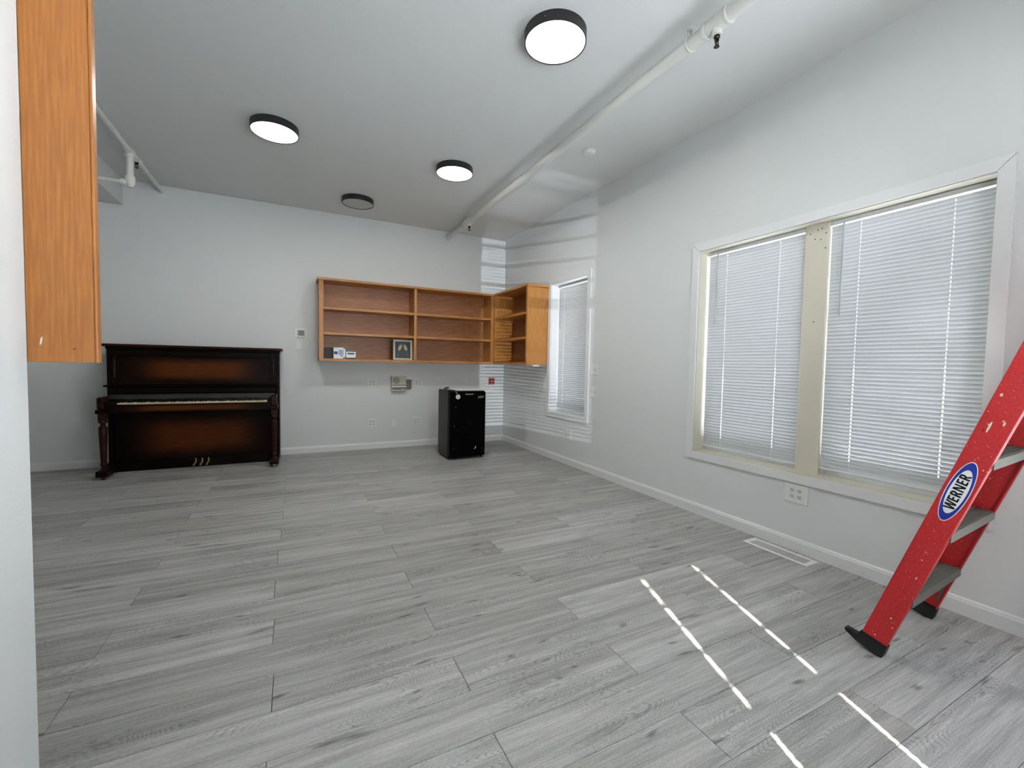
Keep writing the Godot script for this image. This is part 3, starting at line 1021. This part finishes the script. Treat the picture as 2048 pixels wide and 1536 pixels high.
func piano():
	var o := thing("upright_piano", "dark mahogany upright piano with its keys showing, against the back wall", "piano", Vector3(-3.91, 0, 0.03))
	var D := Vector3(-3.91, 0, 0.03)
	var dark: Material = M.mahogany_dark
	var part := func(called: String, lo: Vector3, hi: Vector3, m: Material, b := 0.004, parent: Node = null):
		var st := mb()
		box(st, lo - D, hi - D, b)
		return obj(called, st, m, parent if parent else o)
	# sides
	for s in [[-4.690, -4.655], [-3.165, -3.130]]:
		part.call("side_panel", Vector3(s[0], 0.03, 0.032), Vector3(s[1], 1.306, 0.37), M.mahogany_dark)
	part.call("back_board", Vector3(-4.655, 0.05, 0.035), Vector3(-3.165, 1.30, 0.06), dark)
	# lid
	part.call("lid", Vector3(-4.722, 1.312, 0.031), Vector3(-3.098, 1.341, 0.40), M.mahogany, 0.006)
	part.call("lid_moulding", Vector3(-4.698, 1.288, 0.06), Vector3(-3.122, 1.312, 0.382), dark, 0.006)
	part.call("upper_rail", Vector3(-4.655, 1.225, 0.30), Vector3(-3.165, 1.288, 0.365), M.mahogany_dark)
	# upper panel with its shaded finish
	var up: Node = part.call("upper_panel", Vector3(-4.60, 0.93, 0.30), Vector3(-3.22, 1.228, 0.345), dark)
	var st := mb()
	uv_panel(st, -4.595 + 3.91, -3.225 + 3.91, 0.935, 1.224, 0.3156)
	obj("veneer", st, M.burst[0], up)
	# square pilasters either side of the upper panel, with a raised lozenge
	for x in [-4.627, -3.193]:
		var pl: Node = part.call("pilaster", Vector3(x - 0.030, 0.925, 0.30), Vector3(x + 0.030, 1.288, 0.372), dark)
		st = mb()
		lathe(st, [Vector2(0.0, 0.98), Vector2(0.012, 0.985), Vector2(0.016, 0.99), Vector2(0.016, 1.0), Vector2(0.012, 1.005), Vector2(0.013, 1.03), Vector2(0.017, 1.09), Vector2(0.014, 1.16), Vector2(0.012, 1.18), Vector2(0.016, 1.186), Vector2(0.016, 1.2), Vector2(0.0, 1.205)], 8, Transform3D(Basis.IDENTITY, Vector3(x, 0, 0.375) - D))
		obj("half_column", st, M.mahogany, pl)
	# music ledge, fallboard
	part.call("music_ledge", Vector3(-4.700, 0.898, 0.30), Vector3(-3.135, 0.918, 0.45), M.mahogany_dark, 0.006)
	part.call("ledge_bead", Vector3(-4.60, 0.924, 0.345), Vector3(-3.22, 0.934, 0.39), M.mahogany, 0.004)
	part.call("fallboard", Vector3(-4.655, 0.83, 0.34), Vector3(-3.165, 0.898, 0.425), M.mahogany_dark, 0.006)
	var fb: Node = part.call("folded_lid", Vector3(-4.640, 0.806, 0.40), Vector3(-3.175, 0.822, 0.52), M.felt, 0.006)
	part.call("lid_lip", Vector3(-4.640, 0.778, 0.512), Vector3(-3.175, 0.809, 0.524), M.felt, 0.004, fb)
	part.call("name_board", Vector3(-4.64, 0.742, 0.44), Vector3(-3.18, 0.80, 0.46), M.black, 0.002)
	# key bed, cheeks and key slip
	part.call("key_bed", Vector3(-4.655, 0.648, 0.06), Vector3(-3.165, 0.70, 0.655), dark)
	for x in [[-4.684, -4.634], [-3.205, -3.150]]:
		var ck: Node = part.call("cheek", Vector3(x[0], 0.69, 0.34), Vector3(x[1], 0.806, 0.668), M.mahogany, 0.008)
		part.call("cheek_moulding", Vector3(x[0] - 0.010, 0.648, 0.34), Vector3(x[1] + 0.008, 0.688, 0.682), dark, 0.006, ck)
	for x in [[-4.634, -4.545], [-3.245, -3.205]]:
		part.call("key_block", Vector3(x[0], 0.70, 0.44), Vector3(x[1], 0.752, 0.640), dark, 0.005)
	var slip: Node = part.call("key_slip", Vector3(-4.634, 0.648, 0.630), Vector3(-3.205, 0.733, 0.655), dark, 0.004)
	st = mb()
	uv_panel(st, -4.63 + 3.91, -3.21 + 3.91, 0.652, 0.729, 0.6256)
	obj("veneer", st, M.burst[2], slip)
	# 52 white keys and 36 black ones
	var kx0 := -4.543
	var kw := (4.543 - 3.247) / 52.0
	for k in 52:
		part.call("white_key", Vector3(kx0 + k * kw + 0.0005, 0.722, 0.485), Vector3(kx0 + (k + 1) * kw - 0.0005, 0.7455, 0.628), M.ivory, 0.0012)
	for k in 51:
		if (k + 5) % 7 in [2, 6]: continue
		var xc := kx0 + (k + 1) * kw
		part.call("black_key", Vector3(xc - 0.0055, 0.745, 0.462), Vector3(xc + 0.0055, 0.757, 0.575), M.ebony, 0.002)
	# lower panel
	part.call("lower_rail", Vector3(-4.655, 0.60, 0.30), Vector3(-3.165, 0.648, 0.355), dark)
	var lp: Node = part.call("knee_panel", Vector3(-4.655, 0.10, 0.29), Vector3(-3.165, 0.605, 0.335), dark)
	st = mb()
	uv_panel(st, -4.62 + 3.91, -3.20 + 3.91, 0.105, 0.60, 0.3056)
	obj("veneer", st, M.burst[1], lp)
	part.call("plinth", Vector3(-4.655, 0.004, 0.05), Vector3(-3.165, 0.10, 0.36), dark)
	# toe blocks, legs, casters
	for s in [[-4.645, 1.0], [-3.178, -1.0]]:
		var x: float = s[0]
		var toe := mb()
		var tp := PackedVector2Array([Vector2(0.30, 0.035), Vector2(0.30, 0.12), Vector2(0.48, 0.10), Vector2(0.60, 0.088), Vector2(0.705, 0.088), Vector2(0.715, 0.070), Vector2(0.712, 0.035), Vector2(0.60, 0.03), Vector2(0.44, 0.045)])
		prism(toe, tp, -0.044, 0.044, Transform3D(Basis(Vector3(0, 0, 1), Vector3(0, 1, 0), Vector3(-1, 0, 0)), Vector3(x, 0, 0) - D))
		obj("toe_block", toe, dark, o)
		st = mb()
		# square shoulders above and below a tapering eight-sided leg
		var c := Vector3(x, 0, 0.648) - D
		box(st, c + Vector3(-0.030, 0.585, -0.030), c + Vector3(0.030, 0.648, 0.030), 0.004)
		var eighth := Transform3D(Basis(Vector3.UP, PI / 8), c)
		lathe(st, [Vector2(0.030, 0.585), Vector2(0.036, 0.575), Vector2(0.036, 0.562), Vector2(0.024, 0.555), Vector2(0.020, 0.545), Vector2(0.022, 0.53), Vector2(0.034, 0.515), Vector2(0.034, 0.50), Vector2(0.033, 0.42), Vector2(0.028, 0.30), Vector2(0.023, 0.16), Vector2(0.028, 0.152), Vector2(0.028, 0.14), Vector2(0.020, 0.132), Vector2(0.019, 0.11), Vector2(0.034, 0.095), Vector2(0.034, 0.088)], 8, eighth)
		var lg := obj("leg", st, M.mahogany, o)
		var cs := mb()
		lathe(cs, [Vector2(0, -0.012), Vector2(0.018, -0.012), Vector2(0.021, -0.006), Vector2(0.021, 0.006), Vector2(0.018, 0.012), Vector2(0, 0.012)], 18, Transform3D(Basis(Vector3(0, 1, 0), Vector3(1, 0, 0), Vector3(0, 0, -1)), Vector3(x, 0.022, 0.672) - D))
		box(cs, Vector3(x - 0.016, 0.026, 0.655) - D, Vector3(x + 0.016, 0.038, 0.69) - D, 0.002)
		obj("caster", cs, M.caster if s[1] > 0 else M.brass, o)
	# three brass pedals
	for x in [-3.953, -3.893, -3.835]:
		st = mb()
		tube(st, [Vector3(x, 0.05, 0.35) - D, Vector3(x, 0.055, 0.42) - D, Vector3(x - 0.002, 0.046, 0.45) - D, Vector3(x - 0.004, 0.040, 0.468) - D], 0.009, 10)
		tube(st, [Vector3(x, 0.05, 0.365) - D, Vector3(x, 0.098, 0.368) - D], 0.007, 8)
		obj("pedal", st, M.brass, o)

func fridge():
	var o := thing("mini_fridge", "scuffed black mini fridge standing in the corner under the shelves", "refrigerator", Vector3(-1.022, 0, 0.885))
	var D := Vector3(-1.022, 0, 0.885)
	var st := mb()
	box(st, Vector3(-1.266, 0.02, 0.655) - D, Vector3(-0.778, 0.862, 1.062) - D, 0.006)
	obj("cabinet", st, M.fridge, o)
	st = mb()
	box(st, Vector3(-1.262, 0.035, 1.067) - D, Vector3(-0.782, 0.856, 1.119) - D, 0.010)
	var door := obj("door", st, M.fridge_door, o)
	st = mb()
	box(st, Vector3(-1.258, 0.04, 1.060) - D, Vector3(-0.786, 0.85, 1.069) - D)
	obj("gasket", st, M.greyp, o)
	st = mb()
	prism(st, PackedVector2Array([Vector2(-0.06, 0.007), Vector2(-0.05, -0.008), Vector2(0.045, -0.008), Vector2(0.06, 0.007)]), 0.0, 0.003, Transform3D(Basis.IDENTITY, Vector3(-1.005, 0.822, 1.119) - D))
	obj("handle_inlay", st, M.silver, door)
	st = mb()
	prism(st, PackedVector2Array([Vector2(-0.042, -0.014), Vector2(0.020, -0.014), Vector2(0.040, 0.002), Vector2(0.040, 0.012), Vector2(-0.022, 0.012), Vector2(-0.042, 0.0)]), 0.0, 0.002, Transform3D(Basis.IDENTITY, Vector3(-0.85, 0.786, 1.119) - D))
	var bd := obj("badge", st, M.silver, door)
	st = mb()
	box(st, Vector3(-0.886, 0.783, 1.1205) - D, Vector3(-0.818, 0.786, 1.1218) - D)
	obj("badge_line", st, M.black, bd)
	# chips in the enamel
	st = mb()
	for c in [[-1.187, 0.666, 0.006, 0.006], [-1.205, 0.43, 0.005, 0.006], [-1.20, 0.405, 0.003, 0.003], [-1.158, 0.37, 0.004, 0.004], [-1.0, 0.46, 0.004, 0.004], [-1.205, 0.135, 0.004, 0.004], [-0.825, 0.125, 0.005, 0.004], [-0.80, 0.09, 0.008, 0.003], [-0.83, 0.085, 0.006, 0.002], [-0.99, 0.33, 0.003, 0.003]]:
		prism(st, ellipse(c[2], c[3], 8), 0.0, 0.0006, Transform3D(Basis.IDENTITY, Vector3(c[0], c[1], 1.119) - D))
	obj("enamel_chips", st, M.silver, door)
	st = mb()
	prism(st, PackedVector2Array([Vector2(-0.016, -0.018), Vector2(-0.006, -0.018), Vector2(0.014, 0.012), Vector2(0.010, 0.018), Vector2(0.002, 0.012)]), 0.0, 0.0008, Transform3D(Basis.IDENTITY, Vector3(-0.918, 0.142, 1.119) - D))
	tag(obj("scrape", st, M.white, door), "white scrape in the enamel")
	for x in [-1.24, -0.80]:
		for z in [0.69, 1.03]:
			st = mb()
			lathe(st, [Vector2(0, 0), Vector2(0.014, 0), Vector2(0.016, 0.022), Vector2(0, 0.022)], 14, Transform3D(Basis.IDENTITY, Vector3(x, 0, z) - D))
			obj("foot", st, M.rubber, o)
	# thin pale tray that overhangs to the right
	var t := thing("tray", "thin white tray lying on top of the mini fridge", "tray", Vector3(-0.90, 0.8625, 0.86))
	st = mb()
	prism(st, PackedVector2Array([Vector2(-0.26, -0.20), Vector2(0.20, -0.20), Vector2(0.30, -0.16), Vector2(0.30, 0.12), Vector2(0.24, 0.2), Vector2(-0.26, 0.2)]), 0.0, 0.007, Transform3D(Basis(Vector3(1, 0, 0), Vector3(0, 0, -1), Vector3(0, 1, 0)), Vector3.ZERO))
	obj("board", st, M.frost, t)
	st = mb()
	prism(st, PackedVector2Array([Vector2(-0.24, -0.185), Vector2(0.19, -0.185), Vector2(0.28, -0.15), Vector2(0.28, 0.11), Vector2(0.22, 0.185), Vector2(-0.24, 0.185)]), 0.007, 0.0095, Transform3D(Basis(Vector3(1, 0, 0), Vector3(0, 0, -1), Vector3(0, 1, 0)), Vector3.ZERO))
	obj("raised_field", st, M.white, t)
	# cord with a round white tag hanging over the front
	var k := thing("power_cord", "black cord with a round white tag hanging over the fridge's top corner", "cord", Vector3(-1.20, 0.8625, 1.06))
	st = mb()
	var pts := []
	for i in 21:
		var a := i / 20.0
		pts.append(Vector3(-0.06 + 0.05 * sin(a * 5.5), 0.006 + 0.035 * sin(a * PI), -0.22 + 0.24 * a))
	pts.append(Vector3(-0.03, 0.008, 0.05))
	pts.append(Vector3(0.005, 0.004, 0.066))
	tube(st, pts, 0.0045, 8)
	obj("cable", st, M.rubber, k)
	st = mb()
	tube(st, [Vector3(0.005, 0.004, 0.066), Vector3(0.016, -0.018, 0.069), Vector3(0.034, -0.045, 0.068)], 0.009, 10)
	obj("strap", st, M.greyp, k)
	st = mb()
	lathe(st, [Vector2(0, 0), Vector2(0.028, 0), Vector2(0.030, 0.003), Vector2(0.028, 0.007), Vector2(0.0, 0.008)], 28, lined(Vector3(0.041, -0.071, 0.061), Vector3(0.041, -0.071, 1.0)))
	var tg := obj("tag", st, M.white, k)
	st = mb()
	lathe(st, [Vector2(0.010, 0.0076), Vector2(0.012, 0.0092), Vector2(0.014, 0.0076)], 20, lined(Vector3(0.041, -0.071, 0.061), Vector3(0.041, -0.071, 1.0)))
	obj("tag_ring", st, M.greyp, tg)

func wall_plates():
	var g := "four-socket plates on the back wall"
	plate("four-socket outlet plate left of the beige intercom", Vector3(-2.012, 0.916, 0), 0, 0.116, 0.118, "quad", g)
	plate("four-socket outlet plate right of the grey keypad", Vector3(-1.375, 0.916, 0), 0, 0.116, 0.118, "quad", g)
	plate("four-socket outlet plate low on the back wall nearest the piano", Vector3(-2.011, 0.360, 0), 0, 0.116, 0.122, "quad", g)
	plate("four-socket outlet plate low on the back wall nearest the fridge", Vector3(-1.380, 0.361, 0), 0, 0.122, 0.122, "quad", g)
	plate("blank white plate low between two four-socket outlets", Vector3(-1.715, 0.338, 0), 0, 0.074, 0.117, "blank")
	plate("blank white plate right under the thermostat", Vector3(-2.920, 1.407, 0), 0, 0.073, 0.118, "blank")
	plate("four-socket outlet with dark red sockets in the corner above the fridge", Vector3(-0.207, 0.942, 0), 0, 0.106, 0.112, "red")
	plate("four-socket outlet plate under the sill of the wide window", Vector3(0, 0.383, 4.522), -PI / 2, 0.150, 0.128, "quad")
	plate("double switch plate beside the narrow window, upper one", Vector3(0, 1.168, 2.328), -PI / 2, 0.118, 0.118, "switch")
	plate("double switch plate beside the narrow window, lower one", Vector3(0, 0.918, 2.325), -PI / 2, 0.118, 0.116, "switch")
	plate("white outlet plate low on the right wall under the narrow window", Vector3(0, 0.374, 1.840), -PI / 2, 0.150, 0.122, "quad")
	plate("pale plate half hidden by the narrow window's casing under the corner bookcase", Vector3(0, 0.927, 1.288), -PI / 2, 0.09, 0.108, "blank")
	# thermostat
	var o := thing("thermostat", "square white thermostat with grey screen left of the bookcase", "thermostat", Vector3(-2.893, 1.552, 0))
	var st := mb()
	box(st, Vector3(-0.074, -0.060, 0), Vector3(0.074, 0.060, 0.006), 0.003)
	obj("wall_plate", st, M.plastic, o)
	st = mb()
	box(st, Vector3(-0.046, -0.050, 0.006), Vector3(0.046, 0.048, 0.028), 0.005)
	obj("body", st, M.plastic, o)
	st = mb()
	box(st, Vector3(-0.034, -0.030, 0.027), Vector3(0.034, 0.038, 0.0295), 0.001)
	obj("screen", st, M.lcd, o)
	# intercom
	o = thing("intercom", "beige wall intercom with a round speaker grille", "intercom", Vector3(-1.655, 0.905, 0))
	st = mb()
	box(st, Vector3(-0.104, -0.106, 0), Vector3(0.104, 0.106, 0.045), 0.005)
	obj("case", st, M.beige, o)
	st = mb()
	lathe(st, [Vector2(0.0, 0), Vector2(0.045, 0), Vector2(0.046, 0.002), Vector2(0.043, 0.003), Vector2(0, 0.003)], 32, lined(Vector3(-0.035, 0.045, 0.044), Vector3(-0.035, 0.045, 1)))
	var gr := obj("speaker_grille", st, M.grille, o)
	st = mb()
	for k in 6:
		var y := -0.03 + k * 0.012
		var hw := sqrt(0.04 * 0.04 - y * y)
		box(st, Vector3(-0.035 - hw, 0.045 + y - 0.002, 0.0465), Vector3(-0.035 + hw, 0.045 + y + 0.002, 0.0488))
	obj("grille_bars", st, M.beige, gr)
	st = mb()
	box(st, Vector3(-0.09, -0.026, 0.044), Vector3(0.10, -0.018, 0.0462))
	obj("seam", st, M.slot, o)
	st = mb()
	box(st, Vector3(-0.092, -0.086, 0.043), Vector3(0.098, -0.048, 0.047), 0.002)
	var bp := obj("control_strip", st, M.greyp, o)
	for k in 3:
		st = mb()
		box(st, Vector3(0.035 + k * 0.02, -0.082, 0.046), Vector3(0.050 + k * 0.02, -0.070, 0.050), 0.001)
		obj("button", st, M.beige, bp)
	st = mb()
	box(st, Vector3(-0.098, -0.046, 0.044), Vector3(0.098, -0.032, 0.0475), 0.001)
	obj("ledge", st, M.plastic, o)
	# keypad
	o = thing("keypad", "small grey keypad beside the beige intercom", "keypad", Vector3(-1.508, 0.898, 0))
	st = mb()
	box(st, Vector3(-0.039, -0.064, 0), Vector3(0.039, 0.064, 0.02), 0.003)
	obj("case", st, M.greyp, o)
	for r in 4:
		for c in 3:
			st = mb()
			box(st, Vector3(-0.027 + c * 0.019, -0.050 + r * 0.026, 0.019), Vector3(-0.012 + c * 0.019, -0.032 + r * 0.026, 0.024), 0.001)
			obj("button", st, M.grille, o)

func shelf_items():
	var y := 1.2385
	var o := thing("small_box", "small dark brown box on the bookcase's bottom shelf", "box", Vector3(-2.585, y, 0.17))
	var st := mb()
	box(st, Vector3(-0.075, 0, -0.06), Vector3(0.045, 0.135, 0.06), 0.004)
	obj("carton", st, M.brown_box, o)
	st = mb()
	box(st, Vector3(-0.077, 0.116, -0.062), Vector3(0.047, 0.137, 0.062), 0.003)
	obj("lid", st, M.brown_box, o)
	o = thing("product_box", "small white printed carton between the brown box and the grey device", "box", Vector3(-2.455, y, 0.235))
	st = mb()
	box(st, Vector3(-0.072, 0, -0.045), Vector3(0.068, 0.142, 0.045), 0.002)
	obj("carton", st, M.white, o)
	for r in [[-0.058, 0.126, -0.028, 0.132, M.black], [-0.068, 0.055, -0.024, 0.092, M.box_photo], [-0.015, 0.045, 0.045, 0.115, M.box_art], [0.015, 0.026, 0.034, 0.040, M.greyp], [0.042, 0.002, 0.064, 0.02, M.black], [0.044, 0.128, 0.066, 0.140, M.black]]:
		st = mb()
		box(st, Vector3(r[0], r[1], 0.0448), Vector3(r[2], r[3], 0.0456))
		obj("print", st, r[4], o)
	o = thing("small_device", "small grey device with a white front beside the printed carton", "device", Vector3(-2.315, y, 0.225))
	st = mb()
	prism(st, PackedVector2Array([Vector2(-0.065, 0.0), Vector2(0.055, 0.0), Vector2(0.064, 0.02), Vector2(0.062, 0.07), Vector2(0.03, 0.108), Vector2(-0.02, 0.122), Vector2(-0.065, 0.122)]), -0.05, 0.03)
	obj("body", st, M.greyp, o)
	st = mb()
	box(st, Vector3(-0.062, 0.014, 0.028), Vector3(0.056, 0.092, 0.036), 0.004)
	var fr := obj("front", st, M.white, o)
	st = mb()
	box(st, Vector3(-0.045, 0.058, 0.035), Vector3(0.040, 0.078, 0.0375))
	obj("display", st, M.black, fr)
	st = mb()
	box(st, Vector3(-0.064, 0.0, 0.026), Vector3(0.058, 0.012, 0.034), 0.002)
	obj("base", st, M.black, o)
	# framed picture leaning at the right end of the same bay
	o = thing("framed_picture", "small pale framed picture of two glasses leaning on the bottom shelf", "picture", Vector3(-1.648, y, 0.24))
	o.rotation.x = -0.05
	var W := 0.130
	var Hh := 0.275
	for s in [[-W, -W + 0.026, 0.0, Hh], [W - 0.026, W, 0.0, Hh], [-W + 0.026, W - 0.026, 0.0, 0.026], [-W + 0.026, W - 0.026, Hh - 0.026, Hh]]:
		st = mb()
		box(st, Vector3(s[0], s[2], -0.01), Vector3(s[1], s[3], 0.01), 0.003)
		obj("frame_bar", st, M.frame if M.has("frame") else M.beige, o)
	st = mb()
	uv_panel(st, -W + 0.024, W - 0.024, 0.024, Hh - 0.024, 0.0)
	var art := mat(Color.WHITE, 0.3)
	art.albedo_texture = toast_texture()
	obj("print", st, art, o)
	st = mb()
	box(st, Vector3(-W + 0.02, 0.02, -0.008), Vector3(W - 0.02, Hh - 0.02, -0.001))
	obj("backing", st, M.brown_box, o)

func rail_shape(l: float, w: float, out: float) -> ArrayMesh:
	# C channel: web on the local x = 0 face, flanges towards x = out*0.026; runs along local y; uv along the rail
	var st := mb()
	var t := 0.005
	var f := 0.027
	var hw := w / 2
	var o := [Vector2(0, -hw + 0.004), Vector2(0.0012, -hw + 0.0012), Vector2(0.004, -hw), Vector2(f, -hw), Vector2(f, -hw + t), Vector2(t, -hw + t), Vector2(t, hw - t), Vector2(f, hw - t), Vector2(f, hw), Vector2(0.004, hw), Vector2(0.0012, hw - 0.0012), Vector2(0, hw - 0.004)]
	var per := 0.0
	var cum := [0.0]
	for i in o.size():
		per += (o[i] as Vector2).distance_to(o[(i + 1) % o.size()])
		cum.append(per)
	for i in o.size():
		var a: Vector2 = o[i]
		var b: Vector2 = o[(i + 1) % o.size()]
		var n2 := Vector2(b.y - a.y, a.x - b.x).normalized()
		var n := Vector3(n2.x * out, 0, n2.y)
		var q := [Vector3(a.x * out, 0, a.y), Vector3(b.x * out, 0, b.y), Vector3(b.x * out, l, b.y), Vector3(a.x * out, l, a.y)]
		var uv := [Vector2(cum[i] / 0.16, 0), Vector2(cum[i + 1] / 0.16, 0), Vector2(cum[i + 1] / 0.16, l / 1.9), Vector2(cum[i] / 0.16, l / 1.9)]
		var ids := [0, 1, 2, 0, 2, 3]
		if ((q[1] as Vector3) - q[0]).cross((q[2] as Vector3) - q[0]).dot(n) > 0: ids = [0, 2, 1, 0, 3, 2]
		for k in ids: vert(st, q[k], n, uv[k])
	return st.commit()

func ladder():
	var o := thing("step_ladder", "paint-spattered red fibreglass stepladder beside the wide window", "ladder", Vector3(-0.479, 0, 5.260), 0.062)
	var lean := 0.319
	var taper := 0.025
	var hw := 0.300
	var rails := []
	for s in [-1.0, 1.0]:
		var y := Vector3(-s * taper, 1, lean).normalized()
		var z := (Vector3(0, 0, 1) - y * y.z).normalized()
		var x := y.cross(z)
		var t := Transform3D(Basis(x, y, z), Vector3(s * hw, 0, 0))
		var r := put("rail", rail_shape(1.84, 0.0886, -s), M.red, o)
		r.transform = t * Transform3D(Basis.IDENTITY, Vector3(0, 0.035, 0))
		rails.append(r)
		# rubber boot with a splayed toe
		var st := mb()
		var b := PackedVector2Array([Vector2(-0.050, 0.0), Vector2(0.046, -0.004), Vector2(0.050, 0.012), Vector2(0.047, 0.062), Vector2(-0.047, 0.055), Vector2(-0.049, 0.03), Vector2(-0.062, 0.026), Vector2(-0.098, 0.020), Vector2(-0.092, 0.010), Vector2(-0.066, 0.004)])
		if s > 0: b = PackedVector2Array([Vector2(-0.060, 0.004), Vector2(-0.03, -0.004), Vector2(0.046, -0.006), Vector2(0.050, 0.012), Vector2(0.047, 0.060), Vector2(-0.047, 0.056), Vector2(-0.052, 0.03)])
		prism(st, b, -0.004, 0.030, t * Transform3D(Basis(Vector3(0, 0, 1), Vector3(0, 1, 0), Vector3(-s, 0, 0)) if s < 0 else Basis(Vector3(0, 0, 1), Vector3(0, 1, 0), Vector3(-1, 0, 0)), Vector3(0, 0.012, 0)))
		obj("boot", st, M.rubber, o)
	# aluminium steps
	for k in 5:
		var yy := 0.287 + 0.301 * k
		var w := hw - taper * yy - 0.006
		var zc := lean * yy
		var st := mb()
		box(st, Vector3(-w, yy - 0.004, zc - 0.043), Vector3(w, yy, zc + 0.043), 0.001)
		box(st, Vector3(-w, yy - 0.036, zc + 0.040), Vector3(w, yy - 0.001, zc + 0.044), 0.001)
		box(st, Vector3(-w, yy - 0.036, zc - 0.044), Vector3(w, yy - 0.001, zc - 0.040), 0.001)
		var sp := obj("step", st, M.alu, o)
		st = mb()
		for j in 7:
			box(st, Vector3(-w, yy - 0.0005, zc - 0.036 + j * 0.012 - 0.0015), Vector3(w, yy + 0.0022, zc - 0.036 + j * 0.012 + 0.0015))
		obj("tread_ribs", st, M.alu, sp)
	# braces under the lowest step
	for s in [-1.0, 1.0]:
		var st := mb()
		tube(st, [Vector3(s * 0.20, 0.252, lean * 0.25 + 0.03), Vector3(s * (hw - 0.022), 0.10, lean * 0.10 + 0.032)], 0.006, 6)
		obj("brace", st, M.alu, o)
	# rear legs and top cap, above and behind the view
	var topz := lean * 1.82
	for s in [-1.0, 1.0]:
		var a := Vector3(s * (hw + 0.02), 0.0, topz + 0.50)
		var b := Vector3(s * (hw - 0.05), 1.78, topz + 0.06)
		var y := (b - a).normalized()
		var x := y.cross(Vector3(0, 0, 1)).normalized()
		var t := Transform3D(Basis(x, y, x.cross(y)), a)
		var r := put("rear_leg", rail_shape(1.8, 0.06, -s), M.red, o)
		r.transform = t * Transform3D(Basis.IDENTITY, Vector3(0, 0.02, 0))
	var st := mb()
	box(st, Vector3(-0.27, 1.80, topz - 0.09), Vector3(0.27, 1.86, topz + 0.13), 0.012)
	obj("top_cap", st, M.red, o)
	for k in 3:
		st = mb()
		var yy := 0.35 + 0.5 * k
		var zz := lerpf(topz + 0.50, topz + 0.06, yy / 1.78)
		box(st, Vector3(-0.29, yy - 0.02, zz - 0.01), Vector3(0.29, yy + 0.02, zz + 0.01), 0.003)
		obj("rear_bar", st, M.alu, o)
	# oval maker's sticker on the outer web of the near rail
	var near: Node3D = rails[0]
	var at := Transform3D(Basis(Vector3(0, 1, 0), Vector3(0, 0, -1), Vector3(-1, 0, 0)), Vector3(-0.0004, 0.756, 0))
	var sticker := mb()
	prism(sticker, ellipse(0.126, 0.0335, 48), 0.0, 0.0004, at)
	var sk := obj("sticker", sticker, M.white, near)
	tag(sk, "oval blue and white maker's sticker")
	st = mb()
	prism(st, ellipse(0.1225, 0.0310, 48), 0.0004, 0.0007, at)
	obj("blue_oval", st, M.blue, sk)
	st = mb()
	prism(st, ellipse(0.092, 0.0250, 48), 0.0007, 0.0010, at)
	obj("white_oval", st, M.white, sk)
	var tm := TextMesh.new()
	tm.text = "WERNER"
	var f := SystemFont.new()
	f.font_names = PackedStringArray(["Droid Sans"])
	f.font_weight = 700
	tm.font = f
	tm.font_size = 48
	tm.pixel_size = 0.00070
	tm.depth = 0.0004
	for dx in [-0.0007, 0.0, 0.0007]:   # three close layers make the heavy strokes
		var txt := put("lettering", tm, M.black, sk)
		txt.transform = at * Transform3D(Basis.IDENTITY.scaled(Vector3(1.06, 1.3, 1)), Vector3(dx, 0.0, 0.0012))
	# dribbles of dried paint
	st = mb()
	for d in [[1.02, -0.012, 0.022, 0.003], [1.045, 0.018, 0.008, 0.003], [1.19, 0.02, 0.005, 0.004], [1.14, -0.025, 0.006, 0.004], [0.37, 0.02, 0.006, 0.002]]:
		prism(st, ellipse(d[2], d[3], 14), 0.0, 0.0006, Transform3D(Basis(Vector3(0, 1, 0), Vector3(0, 0, -1), Vector3(-1, 0, 0)), Vector3(-0.0003, d[0], d[1])))
	tag(obj("paint_drips", st, M.cream, near), "dried pale paint dribbles")

func register():
	var o := thing("floor_register", "white slotted floor vent by the right wall's baseboard", "vent", Vector3(-0.115, 0, 4.493))
	var st := mb()
	var W := 0.068
	var L := 0.212
	var w := 0.044
	var l := 0.180
	# a flat rim with rounded corners round the slots
	for b in [[-W, -w, -L, L], [w, W, -L, L], [-w, w, -L, -l], [-w, w, l, L]]:
		box(st, Vector3(b[0], 0.0005, b[2]), Vector3(b[1], 0.005, b[3]), 0.002)
	obj("rim", st, M.trim, o)
	st = mb()
	box(st, Vector3(-w, 0.0002, -l), Vector3(w, 0.0008, l))
	obj("dark_well", st, M.slot, o)
	var n := 29
	var vm: ArrayMesh = null
	for k in n:
		if vm == null:
			st = mb()
			box(st, Vector3(-w, 0.0008, -0.0029), Vector3(w, 0.0045, 0.0029), 0.0008)
			vm = st.commit()
		var v := put("vane", vm, M.trim, o)
		v.position = Vector3(0, 0, -l + (k + 0.5) * 2 * l / n)
